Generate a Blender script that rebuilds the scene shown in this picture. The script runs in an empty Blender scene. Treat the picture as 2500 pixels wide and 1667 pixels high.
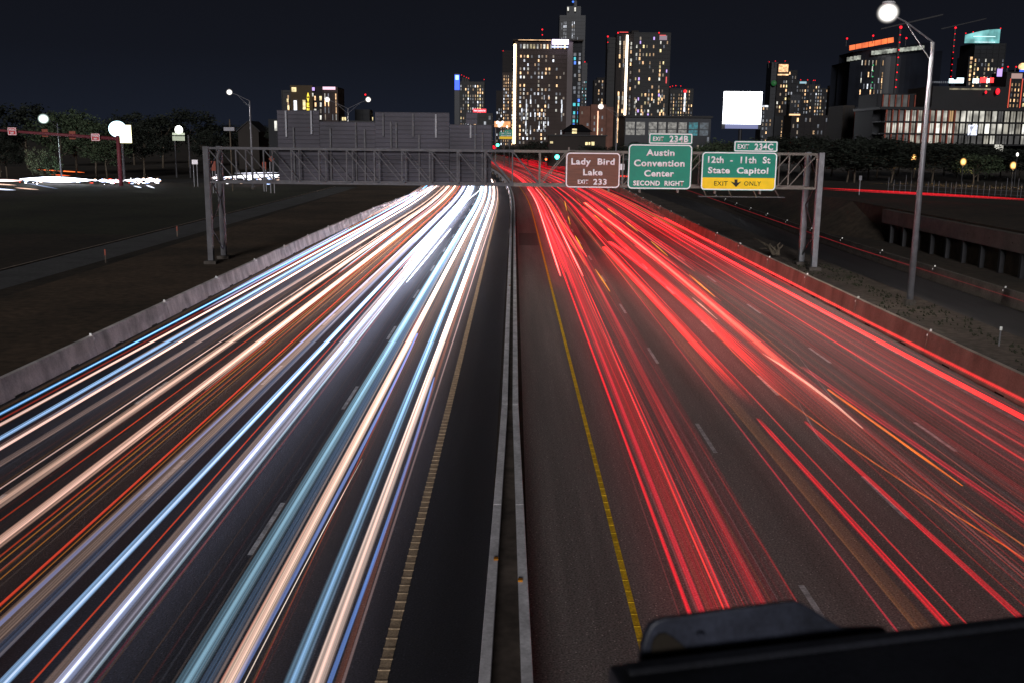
import bpy, bmesh, math, random
import numpy as np
from mathutils import Vector, Matrix

# ---------------------------------------------------------------- scene, camera, sky, light
scn = bpy.context.scene
col = scn.collection
F, CX, CY, CAMH = 2431.0, 1250.0, 833.5, 9.2          # 35 mm lens on a 2500 px wide frame
PITCH, ROLL = math.radians(11.4), math.radians(0.6)
_f = Vector((0, math.cos(PITCH), -math.sin(PITCH)))
_r0, _u0 = Vector((1, 0, 0)), Vector((0, math.sin(PITCH), math.cos(PITCH)))
_r = math.cos(ROLL) * _r0 + math.sin(ROLL) * _u0
_u = -math.sin(ROLL) * _r0 + math.cos(ROLL) * _u0
cam_d = bpy.data.cameras.new("camera"); cam = bpy.data.objects.new("camera", cam_d); col.objects.link(cam)
cam_d.sensor_width = 36; cam_d.lens = 36 * F / 2500; cam_d.clip_start = 0.05; cam_d.clip_end = 20000
cam.matrix_world = Matrix(((_r.x, _u.x, -_f.x, 0), (_r.y, _u.y, -_f.y, 0), (_r.z, _u.z, -_f.z, CAMH), (0, 0, 0, 1)))
scn.camera = cam
cam_d.dof.use_dof = True; cam_d.dof.focus_distance = 80; cam_d.dof.aperture_fstop = 8

world = bpy.data.worlds.new("World"); scn.world = world; world.use_nodes = True
wn, wl = world.node_tree.nodes, world.node_tree.links
bg = wn["Background"]
tcw = wn.new("ShaderNodeTexCoord"); sep = wn.new("ShaderNodeSeparateXYZ"); rmp = wn.new("ShaderNodeValToRGB")
wl.new(tcw.outputs["Generated"], sep.inputs[0]); wl.new(sep.outputs[2], rmp.inputs[0]); wl.new(rmp.outputs[0], bg.inputs[0])
rmp.color_ramp.elements[0].position = 0.0; rmp.color_ramp.elements[0].color = (0.0100, 0.0130, 0.0225, 1)
rmp.color_ramp.elements[1].position = 0.22; rmp.color_ramp.elements[1].color = (0.0052, 0.0052, 0.0070, 1)
_e = rmp.color_ramp.elements.new(0.08); _e.color = (0.0066, 0.0078, 0.0125, 1)
bg.inputs[1].default_value = 1.0

sun_d = bpy.data.lights.new("low_fill_sun", "SUN"); sun = bpy.data.objects.new("low_fill_sun", sun_d); col.objects.link(sun)
sun_d.energy = 2.0; sun_d.angle = math.radians(12); sun_d.color = (1.0, 0.97, 0.96)
sun.rotation_euler = Vector((0.09, 0.96, -0.215)).to_track_quat('-Z', 'Y').to_euler()   # fill added low behind the camera to brighten signs and barriers

scn.render.engine = 'CYCLES'
scn.view_settings.view_transform = 'Standard'; scn.view_settings.look = 'None'
scn.view_settings.gamma = 1; scn.view_settings.exposure = 0.0
cy = scn.cycles
cy.transparent_max_bounces = 96; cy.max_bounces = 4; cy.diffuse_bounces = 2; cy.glossy_bounces = 2
cy.use_denoising = True; cy.sample_clamp_indirect = 4; cy.caustics_reflective = False; cy.caustics_refractive = False

# ---------------------------------------------------------------- helpers
rnd = random.Random(7)
def ray(px, py): return _f + _r * ((px - CX) / F) - _u * ((py - CY) / F)
def at(px, py, z=0.0):                                    # where the sight line meets the level z
    d = ray(px, py); return Vector((0, 0, CAMH)) + d * ((z - CAMH) / d.z)
def atY(px, py, Y):                                       # where it meets the vertical plane Y
    d = ray(px, py); return Vector((0, 0, CAMH)) + d * (Y / d.y)

def node_mat(name):
    m = bpy.data.materials.new(name); m.use_nodes = True
    return m, m.node_tree.nodes, m.node_tree.links
def mat(name, c, rough=0.7, metal=0.0, var=0.35, scale=3.0, stretch=(1, 1, 1), bump=0.0, c2=None, fine=0.0, fscale=60, spec=0.3):
    m, n, l = node_mat(name); b = n["Principled BSDF"]
    b.inputs["Roughness"].default_value = rough; b.inputs["Metallic"].default_value = metal
    b.inputs["Specular IOR Level"].default_value = spec
    g = n.new("ShaderNodeNewGeometry"); mp = n.new("ShaderNodeMapping"); mp.inputs["Scale"].default_value = stretch
    l.new(g.outputs["Position"], mp.inputs[0])
    nz = n.new("ShaderNodeTexNoise"); nz.inputs["Scale"].default_value = scale; nz.inputs["Detail"].default_value = 6
    nz.inputs["Roughness"].default_value = 0.62
    l.new(mp.outputs[0], nz.inputs[0])
    r = n.new("ShaderNodeValToRGB"); l.new(nz.outputs[0], r.inputs[0])
    d = c2 or tuple(x * (1 - var) for x in c)
    r.color_ramp.elements[0].position = 0.32; r.color_ramp.elements[0].color = (*d, 1)
    r.color_ramp.elements[1].position = 0.68; r.color_ramp.elements[1].color = (*[min(1, x * (1 + var * 0.5)) for x in c], 1)
    out = r.outputs[0]
    if fine:
        n2 = n.new("ShaderNodeTexNoise"); n2.inputs["Scale"].default_value = fscale; n2.inputs["Detail"].default_value = 2
        l.new(g.outputs["Position"], n2.inputs[0])
        mr = n.new("ShaderNodeMapRange"); mr.inputs[1].default_value = 0.3; mr.inputs[2].default_value = 0.7
        mr.inputs[3].default_value = 1 - fine; mr.inputs[4].default_value = 1 + fine
        l.new(n2.outputs[0], mr.inputs[0])
        vm = n.new("ShaderNodeVectorMath"); vm.operation = 'SCALE'
        l.new(out, vm.inputs[0]); l.new(mr.outputs[0], vm.inputs["Scale"]); out = vm.outputs[0]
        if bump:
            bp = n.new("ShaderNodeBump"); bp.inputs["Strength"].default_value = bump; bp.inputs["Distance"].default_value = 0.02
            l.new(n2.outputs[0], bp.inputs["Height"]); l.new(bp.outputs[0], b.inputs["Normal"])
    l.new(out, b.inputs["Base Color"])
    return m
def glow(name, c, s=1.0, base=(0.02, 0.02, 0.02), noise=0.0, nscale=0.6):
    m, n, l = node_mat(name); b = n["Principled BSDF"]
    b.inputs["Base Color"].default_value = (*base, 1)
    b.inputs["Emission Color"].default_value = (*c, 1); b.inputs["Emission Strength"].default_value = s
    if noise:
        g = n.new("ShaderNodeNewGeometry"); nz = n.new("ShaderNodeTexNoise"); nz.inputs["Scale"].default_value = nscale
        l.new(g.outputs["Position"], nz.inputs[0])
        mr = n.new("ShaderNodeMapRange"); mr.inputs[1].default_value = 0.35; mr.inputs[2].default_value = 0.65
        mr.inputs[3].default_value = s * (1 - noise); mr.inputs[4].default_value = s * (1 + noise)
        l.new(nz.outputs[0], mr.inputs[0]); l.new(mr.outputs[0], b.inputs["Emission Strength"])
    return m

ORG = {}
def tag(o, label=None, cat=None, group=None, kind=None):
    if label: o["label"] = label
    if cat: o["category"] = cat
    if group: o["group"] = group
    if kind: o["kind"] = kind
    return o
def thing(name, label, cat, loc=(0, 0, 0), group=None):
    o = bpy.data.objects.new(name, None); col.objects.link(o); o.location = loc; o.empty_display_size = 0.3
    ORG[o.name] = Vector(loc); return tag(o, label, cat, group)

class MB:
    def __init__(s): s.v = []; s.f = []; s.mi = []; s.cur = 0
    def face(s, idx): s.f.append(idx); s.mi.append(s.cur)
    def box(s, x0, x1, y0, y1, z0, z1):
        b = len(s.v); s.v += [(x, y, z) for z in (z0, z1) for y in (y0, y1) for x in (x0, x1)]
        for q in ((0, 2, 3, 1), (4, 5, 7, 6), (0, 1, 5, 4), (2, 6, 7, 3), (0, 4, 6, 2), (1, 3, 7, 5)): s.face([b + i for i in q])
        return s
    def quad(s, *p):
        b = len(s.v); s.v += [tuple(x) for x in p]; s.face(list(range(b, b + len(p)))); return s
    def bar(s, p, q, w, h=None):
        p, q = Vector(p), Vector(q); h = h or w; d = (q - p).normalized()
        a = d.cross(Vector((0, 0, 1)));
        if a.length < 1e-3: a = Vector((1, 0, 0))
        a.normalize(); c = a.cross(d).normalized(); b = len(s.v)
        for e in (p, q):
            for i, j in ((-1, -1), (1, -1), (1, 1), (-1, 1)): s.v.append(tuple(e + a * (w / 2 * i) + c * (h / 2 * j)))
        for q_ in ((0, 1, 2, 3), (7, 6, 5, 4), (0, 4, 5, 1), (1, 5, 6, 2), (2, 6, 7, 3), (3, 7, 4, 0)): s.face([b + i for i in q_])
        return s
    def tube(s, pts, rad, n=8, cap=True):
        pts = [Vector(p) for p in pts]; rs = rad if isinstance(rad, (list, tuple)) else [rad] * len(pts)
        b = len(s.v); a = None
        for i, p in enumerate(pts):
            d = (pts[min(i + 1, len(pts) - 1)] - pts[max(i - 1, 0)]).normalized()
            if a is None:
                a = d.cross(Vector((0, 0, 1)))
                if a.length < 1e-3: a = Vector((1, 0, 0))
            a = (a - d * a.dot(d)).normalized(); c = d.cross(a)
            for k in range(n):
                t = 2 * math.pi * k / n; s.v.append(tuple(p + a * (rs[i] * math.cos(t)) + c * (rs[i] * math.sin(t))))
        for i in range(len(pts) - 1):
            for k in range(n):
                k2 = (k + 1) % n; s.face([b + i * n + k, b + i * n + k2, b + (i + 1) * n + k2, b + (i + 1) * n + k])
        if cap:
            s.face([b + k for k in range(n)][::-1]); s.face([b + (len(pts) - 1) * n + k for k in range(n)])
        return s
    def ball(s, c, r, sz=1.0, nu=10, nv=7):
        b = len(s.v)
        for i in range(nv + 1):
            ph = math.pi * i / nv
            for k in range(nu):
                t = 2 * math.pi * k / nu
                s.v.append((c[0] + r * math.sin(ph) * math.cos(t), c[1] + r * math.sin(ph) * math.sin(t), c[2] + r * sz * math.cos(ph)))
        for i in range(nv):
            for k in range(nu):
                k2 = (k + 1) % nu; s.face([b + i * nu + k, b + (i + 1) * nu + k, b + (i + 1) * nu + k2, b + i * nu + k2])
        return s
    def sweep(s, path, prof, closed=True):               # prof: (x, z) offsets carried along a path of (x, y)
        b = len(s.v); n = len(prof)
        for (x, y) in path:
            for (px, pz) in prof: s.v.append((x + px, y, pz))
        for i in range(len(path) - 1):
            for k in range(n if closed else n - 1):
                k2 = (k + 1) % n; s.face([b + i * n + k, b + i * n + k2, b + (i + 1) * n + k2, b + (i + 1) * n + k])
        if closed: s.face([b + k for k in range(n)]); s.face([b + (len(path) - 1) * n + k for k in range(n)][::-1])
        return s
    def build(s, name, m, parent=None, smooth=False, bevel=0, kind=None):
        org = Vector((0, 0, 0)); r = parent
        while r is not None:
            if r.name in ORG: org = ORG[r.name]; break
            r = r.parent
        me = bpy.data.meshes.new(name)
        me.from_pydata([(x - org.x, y - org.y, z - org.z) for x, y, z in s.v], [], s.f)
        for mm in (m if isinstance(m, (list, tuple)) else [m]): me.materials.append(mm)
        if any(s.mi): me.polygons.foreach_set("material_index", s.mi)
        if smooth: me.polygons.foreach_set("use_smooth", [True] * len(me.polygons))
        bm = bmesh.new(); bm.from_mesh(me); bmesh.ops.recalc_face_normals(bm, faces=bm.faces); bm.to_mesh(me); bm.free()
        o = bpy.data.objects.new(name, me); col.objects.link(o); o.parent = parent
        if bevel:
            bv = o.modifiers.new("bevel", 'BEVEL'); bv.width = bevel; bv.segments = 2; bv.limit_method = 'ANGLE'
        if kind: o["kind"] = kind
        return o
def struct(name, mb, m, **k): return mb.build(name, m, None, kind="structure", **k)

def rrect(x0, x1, z0, z1, r, n=6):
    out = []
    for cx_, cz_, a0 in ((x1 - r, z1 - r, 0), (x0 + r, z1 - r, 90), (x0 + r, z0 + r, 180), (x1 - r, z0 + r, 270)):
        for i in range(n + 1):
            a = math.radians(a0 + 90 * i / n); out.append((cx_ + r * math.cos(a), cz_ + r * math.sin(a)))
    return out
def plate(mb, pts, y0, y1):                                # outline (x, z) extruded between y0 (near) and y1
    b = len(mb.v); n = len(pts)
    mb.v += [(x, y0, z) for x, z in pts] + [(x, y1, z) for x, z in pts]
    mb.face(list(range(b, b + n))); mb.face(list(range(b + n, b + 2 * n))[::-1])
    for i in range(n): mb.face([b + i, b + (i + 1) % n, b + n + (i + 1) % n, b + n + i])
def ring(mb, a, c, y0, y1):                                # frame between outlines a (outer) and c (inner)
    b = len(mb.v); n = len(a)
    mb.v += [(x, y0, z) for x, z in a] + [(x, y0, z) for x, z in c] + [(x, y1, z) for x, z in a] + [(x, y1, z) for x, z in c]
    for i in range(n):
        j = (i + 1) % n
        mb.face([b + i, b + j, b + n + j, b + n + i]); mb.face([b + i, b + 2 * n + i, b + 2 * n + j, b + j])
        mb.face([b + n + i, b + n + j, b + 3 * n + j, b + 3 * n + i])
def letters(name, s, x0, x1, z0, z1, y, m, parent, bold=0.012, depth=0.006, spacing=1.0, stack=False, asc=None):
    """Text as a mesh, fitted: capitals span z0..z1, the line spans x0..x1, facing -Y."""
    cu = bpy.data.curves.new("t", 'FONT'); cu.body = s; cu.size = 1.0; cu.space_character = spacing; cu.offset = bold
    cu.extrude = 0; cu.resolution_u = 3; cu.space_line = 0.78
    o = bpy.data.objects.new("t", cu); col.objects.link(o)
    dg = bpy.context.evaluated_depsgraph_get(); dg.update()
    me = bpy.data.meshes.new_from_object(o.evaluated_get(dg)); bpy.data.objects.remove(o); bpy.data.curves.remove(cu)
    v = np.array([q.co[:] for q in me.vertices]); org = ORG.get(parent.name) if parent.name in ORG else (ORG[parent.parent.name] if parent.parent and parent.parent.name in ORG else Vector((0, 0, 0)))
    ax, bx = v[:, 0].min(), v[:, 0].max(); az, bz = (v[:, 1].min(), v[:, 1].max()) if stack else (0.0, asc or 0.73)
    for q in me.vertices:
        q.co = (x0 + (q.co.x - ax) / (bx - ax) * (x1 - x0) - org.x, y - org.y, z0 + (q.co.y - az) / (bz - az) * (z1 - z0) - org.z)
    me.name = name; me.materials.clear(); me.materials.append(m)
    ob = bpy.data.objects.new(name, me); col.objects.link(ob); ob.parent = parent
    sd = ob.modifiers.new("thick", 'SOLIDIFY'); sd.thickness = depth; sd.offset = 0
    return ob

# ---------------------------------------------------------------- materials
M = dict(
    asphalt=mat("asphalt_dark", (0.040, 0.041, 0.052), 0.62, var=0.35, scale=0.5, stretch=(2, 0.12, 1), fine=0.55, fscale=26, bump=0.5, spec=0.4),
    pave=mat("pavement_brown_grey", (.20, .175, .168), 0.75, var=0.30, scale=0.5, stretch=(2.2, 0.07, 1), fine=0.55, fscale=24, bump=0.5),
    wheel=mat("pavement_worn", (.42, .39, .40), 0.7, var=0.25, scale=0.6, stretch=(2.6, 0.06, 1), fine=0.42, fscale=22, bump=0.3),
    patch=mat("pavement_patch", (.10, .086, .084), 0.8, var=0.2, fine=0.3, fscale=20),
    ramp=mat("ramp_asphalt", (.030, .028, .031), 0.7, var=0.35, scale=0.6, stretch=(2, 0.1, 1), fine=0.3, fscale=20),
    dirt=mat("dirt", (0.036, 0.025, 0.017), 0.95, var=0.55, scale=0.06, fine=0.35, fscale=1.6, c2=(0.010, 0.009, 0.007)),
    turf=mat("turf", (0.026, 0.028, 0.015), 0.95, var=0.6, scale=0.08, fine=0.4, fscale=1.8, c2=(0.012, 0.011, 0.008)),
    dirt_l=mat("dirt_brown", (0.085, 0.055, 0.035), 0.95, var=0.5, scale=0.10, fine=0.35, fscale=2.0, c2=(0.030, 0.022, 0.014)),
    dirt_r=mat("dirt_pale", (.085, .066, .055), 0.95, var=0.45, scale=0.25, fine=0.4, fscale=2.5),
    path=mat("path_concrete", (.085, .085, .088), 0.9, var=0.25, scale=0.4, fine=0.2, fscale=4),
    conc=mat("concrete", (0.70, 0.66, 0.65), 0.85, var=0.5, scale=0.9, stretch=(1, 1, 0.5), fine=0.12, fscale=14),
    conc_m=mat("concrete_median", (.72, .70, .74), 0.8, var=0.3, scale=2.2, stretch=(1, .6, .5), fine=0.12, fscale=14),
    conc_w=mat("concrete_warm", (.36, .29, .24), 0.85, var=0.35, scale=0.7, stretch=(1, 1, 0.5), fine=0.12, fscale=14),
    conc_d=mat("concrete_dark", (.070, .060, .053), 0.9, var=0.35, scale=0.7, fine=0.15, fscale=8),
    galv=mat("galvanised_steel", (.19, .19, .21), 0.5, 0.35, var=0.25, scale=2.5),
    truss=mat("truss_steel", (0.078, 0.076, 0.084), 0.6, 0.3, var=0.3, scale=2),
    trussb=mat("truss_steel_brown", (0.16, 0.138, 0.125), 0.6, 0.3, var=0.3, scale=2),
    panel=mat("sign_back_aluminium", (.029, .026, .036), 0.5, 0.4, var=0.35, scale=0.35),
    green=mat("sign_green", (0.0, .23, .155), 0.45, var=0.12, scale=1.5),
    brown=mat("sign_brown", (.16, .055, .032), 0.5, var=0.3, scale=2.5, stretch=(0.3, 1, 4)),
    yellow=mat("sign_yellow", (.95, .62, 0.0), 0.5, var=0.08, scale=2),
    white=mat("sign_white", (0.92, 0.88, 0.95), 0.5, var=0.05),
    black=mat("sign_black", (0.02, 0.015, 0.01), 0.6),
    paint=mat("road_paint_white", (.5, .5, .52), 0.7, var=0.45, scale=3, fine=0.3, fscale=20),
    paint_e=mat("road_paint_edge", (0.30, 0.29, 0.30), 0.7, var=0.4, scale=3, fine=0.3, fscale=20),
    paint_r=mat("road_paint_ribbed", (.38, .29, .19), 0.7, var=0.35, scale=5, fine=0.3, fscale=30),
    paint_y=mat("road_paint_yellow", (.75, .52, .02), 0.7, var=0.3, scale=3, fine=0.25, fscale=20),
    amber=mat("reflector_amber", (0.45, 0.17, 0.01), 0.4), refl=mat("reflector_white", (0.9, 0.9, 0.85), 0.4),
    red_s=mat("sign_red", (0.55, 0.02, 0.03), 0.5), orange_s=mat("sign_orange", (.24, .05, .028), 0.6),
    lit_red=mat("mast_red_lit", (.15, .03, .04), 0.6),  # red light falling on the mast put into its colour
    bark=mat("bark", (0.10, 0.08, 0.06), 0.95, var=0.4, scale=4),
    dark=mat("dark_iron", (0.015, 0.015, 0.018), 0.5, var=0.3, scale=6),
    rail=mat("parapet_black_paint", (0.012, 0.013, 0.018), 0.42, var=0.5, scale=5, fine=0.15, fscale=160, bump=0.04, spec=0.4),
    hump=mat("parapet_blue_black_paint", (0.028, 0.032, 0.050), 0.5, var=0.6, scale=14, fine=0.2, fscale=220, bump=0.05, spec=0.4),
    grass=mat("grass_blades", (.026, .030, .015), 0.9, var=0.5, scale=1.2),
)
def lane_wear(m, stops, rng):
    # worn lanes: the pale wheel paths and dark seams run along the road at fixed offsets from its centre line
    n, l = m.node_tree.nodes, m.node_tree.links; b = n["Principled BSDF"]; src = b.inputs["Base Color"].links[0].from_socket
    g = n.new("ShaderNodeNewGeometry"); sp = n.new("ShaderNodeSeparateXYZ"); l.new(g.outputs["Position"], sp.inputs[0])
    mr = n.new("ShaderNodeMapRange"); mr.inputs[1].default_value = rng[0]; mr.inputs[2].default_value = rng[1]; l.new(sp.outputs[0], mr.inputs[0])
    r = n.new("ShaderNodeValToRGB"); l.new(mr.outputs[0], r.inputs[0]); r.color_ramp.interpolation = 'B_SPLINE'
    el = r.color_ramp.elements
    while len(el) < len(stops): el.new(.5)
    for e, (x, v) in zip(el, stops): e.position = (x - rng[0]) / (rng[1] - rng[0]); e.color = (v, v, v, 1)
    vo = n.new("ShaderNodeTexVoronoi"); vo.inputs["Scale"].default_value = 9; l.new(g.outputs["Position"], vo.inputs[0])
    sk = n.new("ShaderNodeMapRange"); sk.inputs[1].default_value = .10; sk.inputs[2].default_value = .16; sk.inputs[3].default_value = 2.6; sk.inputs[4].default_value = 1; l.new(vo.outputs["Distance"], sk.inputs[0])
    a = n.new("ShaderNodeVectorMath"); a.operation = 'MULTIPLY'; l.new(src, a.inputs[0]); l.new(r.outputs[0], a.inputs[1])
    c = n.new("ShaderNodeVectorMath"); c.operation = 'SCALE'; l.new(a.outputs[0], c.inputs[0]); l.new(sk.outputs[0], c.inputs["Scale"]); l.new(c.outputs[0], b.inputs["Base Color"])
lane_wear(M["pave"], [(0, .95), (2.2, 1.0), (3.0, 1.1), (4.4, 1.15), (6.0, .75), (7.2, 1.9), (8.2, 1.7), (9.0, .8), (10.3, 2.0), (11.6, 1.1), (13.6, 1.35), (15, .9), (17, 1.2), (19, 1.0)], (0, 20))
lane_wear(M["asphalt"], [(-18, .7), (-13, .6), (-11, .9), (-9.5, .55), (-7.5, 1.0), (-6.2, 1.5), (-5.2, 1.0), (-4, .8), (-2.8, 1.25), (-2.0, .7), (-1.2, .45), (0, .4)], (-18, 0))
def leafmat(name, c):
    m = mat(name, c, 0.8, var=0.6, scale=0.5, fine=0.4, fscale=3); return m
M["leaf"] = leafmat("leaf_unlit", (.012, .016, .011)); M["leaf_g"] = leafmat("leaf_lit_green", (.045, .065, .034))  # lit and unlit trees get separate leaf colours, lamplight painted in
M["leaf_p"] = leafmat("leaf_lit_pale", (.12, .14, .085))

# light trails: glowing air-thin tubes, brightness carried by a vertex attribute, soft at the rim like a glowing rod
def trail_mat(name, axis):
    m, n, l = node_mat(name); n.remove(n["Principled BSDF"])
    g = n.new("ShaderNodeNewGeometry")
    k = n.new("ShaderNodeVectorMath"); k.operation = 'MULTIPLY'; k.inputs[1].default_value = (0, 1, 1) if axis == 'x' else (1, 0, 1)
    l.new(g.outputs["Incoming"], k.inputs[0])
    nm = n.new("ShaderNodeVectorMath"); nm.operation = 'NORMALIZE'; l.new(k.outputs[0], nm.inputs[0])
    dt = n.new("ShaderNodeVectorMath"); dt.operation = 'DOT_PRODUCT'; l.new(nm.outputs[0], dt.inputs[0]); l.new(g.outputs["Normal"], dt.inputs[1])
    ab = n.new("ShaderNodeMath"); ab.operation = 'ABSOLUTE'; l.new(dt.outputs["Value"], ab.inputs[0])
    pw = n.new("ShaderNodeMath"); pw.operation = 'POWER'; pw.inputs[1].default_value = 1.5; l.new(ab.outputs[0], pw.inputs[0])
    mp = n.new("ShaderNodeMapping"); mp.inputs["Scale"].default_value = (0.02, 9, 9) if axis == 'x' else (16, 0.012, 16)
    l.new(g.outputs["Position"], mp.inputs[0])
    nz = n.new("ShaderNodeTexNoise"); nz.inputs["Scale"].default_value = 1.0; nz.inputs["Detail"].default_value = 3; nz.inputs["Roughness"].default_value = 0.7
    l.new(mp.outputs[0], nz.inputs[0])
    mr = n.new("ShaderNodeMapRange"); mr.inputs[1].default_value = 0.33; mr.inputs[2].default_value = 0.67; mr.inputs[3].default_value = 0.35; mr.inputs[4].default_value = 1.6
    l.new(nz.outputs[0], mr.inputs[0])
    mu = n.new("ShaderNodeMath"); mu.operation = 'MULTIPLY'; l.new(pw.outputs[0], mu.inputs[0]); l.new(mr.outputs[0], mu.inputs[1])
    at_ = n.new("ShaderNodeAttribute"); at_.attribute_name = "glow"
    em = n.new("ShaderNodeEmission"); l.new(at_.outputs["Color"], em.inputs[0]); l.new(mu.outputs[0], em.inputs[1])
    tr = n.new("ShaderNodeBsdfTransparent"); ad = n.new("ShaderNodeAddShader")
    l.new(em.outputs[0], ad.inputs[0]); l.new(tr.outputs[0], ad.inputs[1]); l.new(ad.outputs[0], n["Material Output"].inputs[0])
    return m
M["trail"] = trail_mat("light_trail_glow", 'y'); M["trailx"] = trail_mat("light_trail_glow_cross", 'x')

# ---------------------------------------------------------------- the road frame
def bend(Y):                                              # sideways shift of the highway as it swings left
    if Y < 125: return 0.0
    if Y < 300: return -(0.0146 * (Y - 125)) ** 2
    return -6.53 - 0.0650 * (Y - 300)
def ys(y0, y1):
    out = [y0]; y = y0
    while y < y1:
        y = min(y1, y + max(1.5, y * 0.09)); out.append(y)
    return out
def path(x, y0, y1): return [(x + bend(y), y) for y in ys(y0, y1)]
def strip(mb, xa, xb, y0, y1, z):
    P = ys(y0, y1)
    for a, b in zip(P, P[1:]):
        mb.quad((xa + bend(a), a, z), (xb + bend(a), a, z), (xb + bend(b), b, z), (xa + bend(b), b, z))
    return mb

# ---------------------------------------------------------------- ground and roads
g = MB(); N = 40
xs = [-6000, -1500, -400, -120, -60, 30.5, 6000]; yy = [-30, 50, 120, 250, 600, 2000, 9000]
for i in range(len(xs) - 1):
    for j in range(len(yy) - 1): g.quad((xs[i], yy[j], 0), (xs[i + 1], yy[j], 0), (xs[i + 1], yy[j + 1], 0), (xs[i], yy[j + 1], 0))
struct("ground", g, M["dirt"])
struct("left_road", strip(MB(), -18.0, -0.45, -6, 900, 0.004), M["asphalt"])
struct("right_road", strip(MB(), 0.40, 18.7, -6, 900, 0.004), M["pave"])
struct("road_patch", strip(MB(), 0.55, 2.32, 89, 101, 0.008), M["patch"])
fl_ = MB()
for a, b in zip(ys(-2, 330), ys(-2, 330)[1:]): fl_.box(-.30 + bend((a + b) / 2), .22 + bend((a + b) / 2), a, b - .002, 0, .60)
struct("median_fill", fl_, M["dirt_r"])  # gap floor raised and paler to lift it out of the walls' shade
mb = MB(); mb.quad((-75, 95, .003), (-35.9, 95, .003), (-34.7, 200, .003), (-75, 182, .003)); struct("grass_field", mb, M["turf"])
struct("left_verge", strip(MB(), -29.5, -18.0, -6, 200, 0.004), M["dirt_l"])
struct("roadside_verge", strip(MB(), 18.7, 25.0, -6, 240, 0.004), M["dirt_r"])
struct("ramp_road", strip(MB(), 24.9, 28.9, -6, 330, 0.008), M["ramp"])
mb = MB(); mb.quad((-35.6, 20, .004), (-31.4, 20, .004), (-30.0, 195, .004), (-34.5, 195, .004)); struct("footpath", mb, M["path"])
mb = MB(); mb.bar((-35.7, 20, .05), (-34.6, 195, .05), .14, .1); struct("kerb", mb, M["conc_w"])
mb = MB(); mb.quad((-260, 183, .008), (-52, 208, .008), (-40, 245, .008), (-45, 262, .008), (-75, 222, .008), (-260, 205, .008)); struct("frontage_road", mb, M["ramp"])
# raised ground beyond the ramp on the right
RB = 3.2
mb = MB(); Y_ = [20, 60, 96, 108, 130, 200, 330]
sl = [(33.6, 0), (35.8, .6), (36.4, RB)]
for i in range(len(Y_) - 1):
    a, b = Y_[i], Y_[i + 1]
    oa, ob = (0 if a < 96 else (a - 96) * 0.02), (0 if b < 96 else (b - 96) * 0.02)
    foot_a, foot_b = (36.3 if a <= 96 else 31.5), (36.3 if b <= 96 else 31.5)
    mb.quad((foot_a - oa, a, 0.002), (36.4, a, RB), (36.4, b, RB), (foot_b - ob, b, 0.002))
    mb.quad((36.4, a, RB), (46, a, RB + 0.3), (46, b, RB + 0.3), (36.4, b, RB))
    mb.quad((46, a, RB + .3), (400, a, RB + .3), (400, b, RB + .3), (46, b, RB + .3))
struct("embankment", mb, M["dirt"])

# painted markings
def dashes(x, y_first, period, n, length, w, m, mb=None):
    mb = mb or MB()
    for i in range(n):
        y = y_first + i * period
        for a, b in zip(ys(y, y + length), ys(y, y + length)[1:]):
            mb.quad((x - w / 2 + bend(a), a, .012), (x + w / 2 + bend(a), a, .012), (x + w / 2 + bend(b), b, .012), (x - w / 2 + bend(b), b, .012))
    return mb
lane = MB()
for x, y0 in ((-5.85, 8.6), (-9.5, 12.0), (-13.2, 9.0)): dashes(x, y0, 12.4, 28, 3.3, .12, None, lane)
struct("lane_markings_left_road", lane, M["paint"])
lane = MB()
for x, y0 in ((6.2, 4.2), (9.95, 11.3), (13.65, 4.6)): dashes(x, y0, 12.35, 24, 3.2, .13, None, lane)
struct("lane_markings_right_road", lane, M["paint"])
struct("edge_line_right_road", strip(MB(), 17.22, 17.42, -6, 300, .012), M["paint_e"])
struct("yellow_edge_line", strip(MB(), 2.415, 2.545, -6, 600, .012), M["paint_y"])
rb = MB(); strip(rb, -2.30, -2.10, -6, 300, .012)
y = 10.0
while y < 75: rb.box(-2.31, -2.09, y, y + .05, .0125, .026); y += .38
struct("ribbed_edge_line", rb, M["paint_r"])
rb = MB(); y = 10.0
while y < 60: rb.box(2.415, 2.545, y, y + .03, .0125, .02); y += .52
struct("yellow_edge_line_ribs", rb, M["paint_y"])

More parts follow.
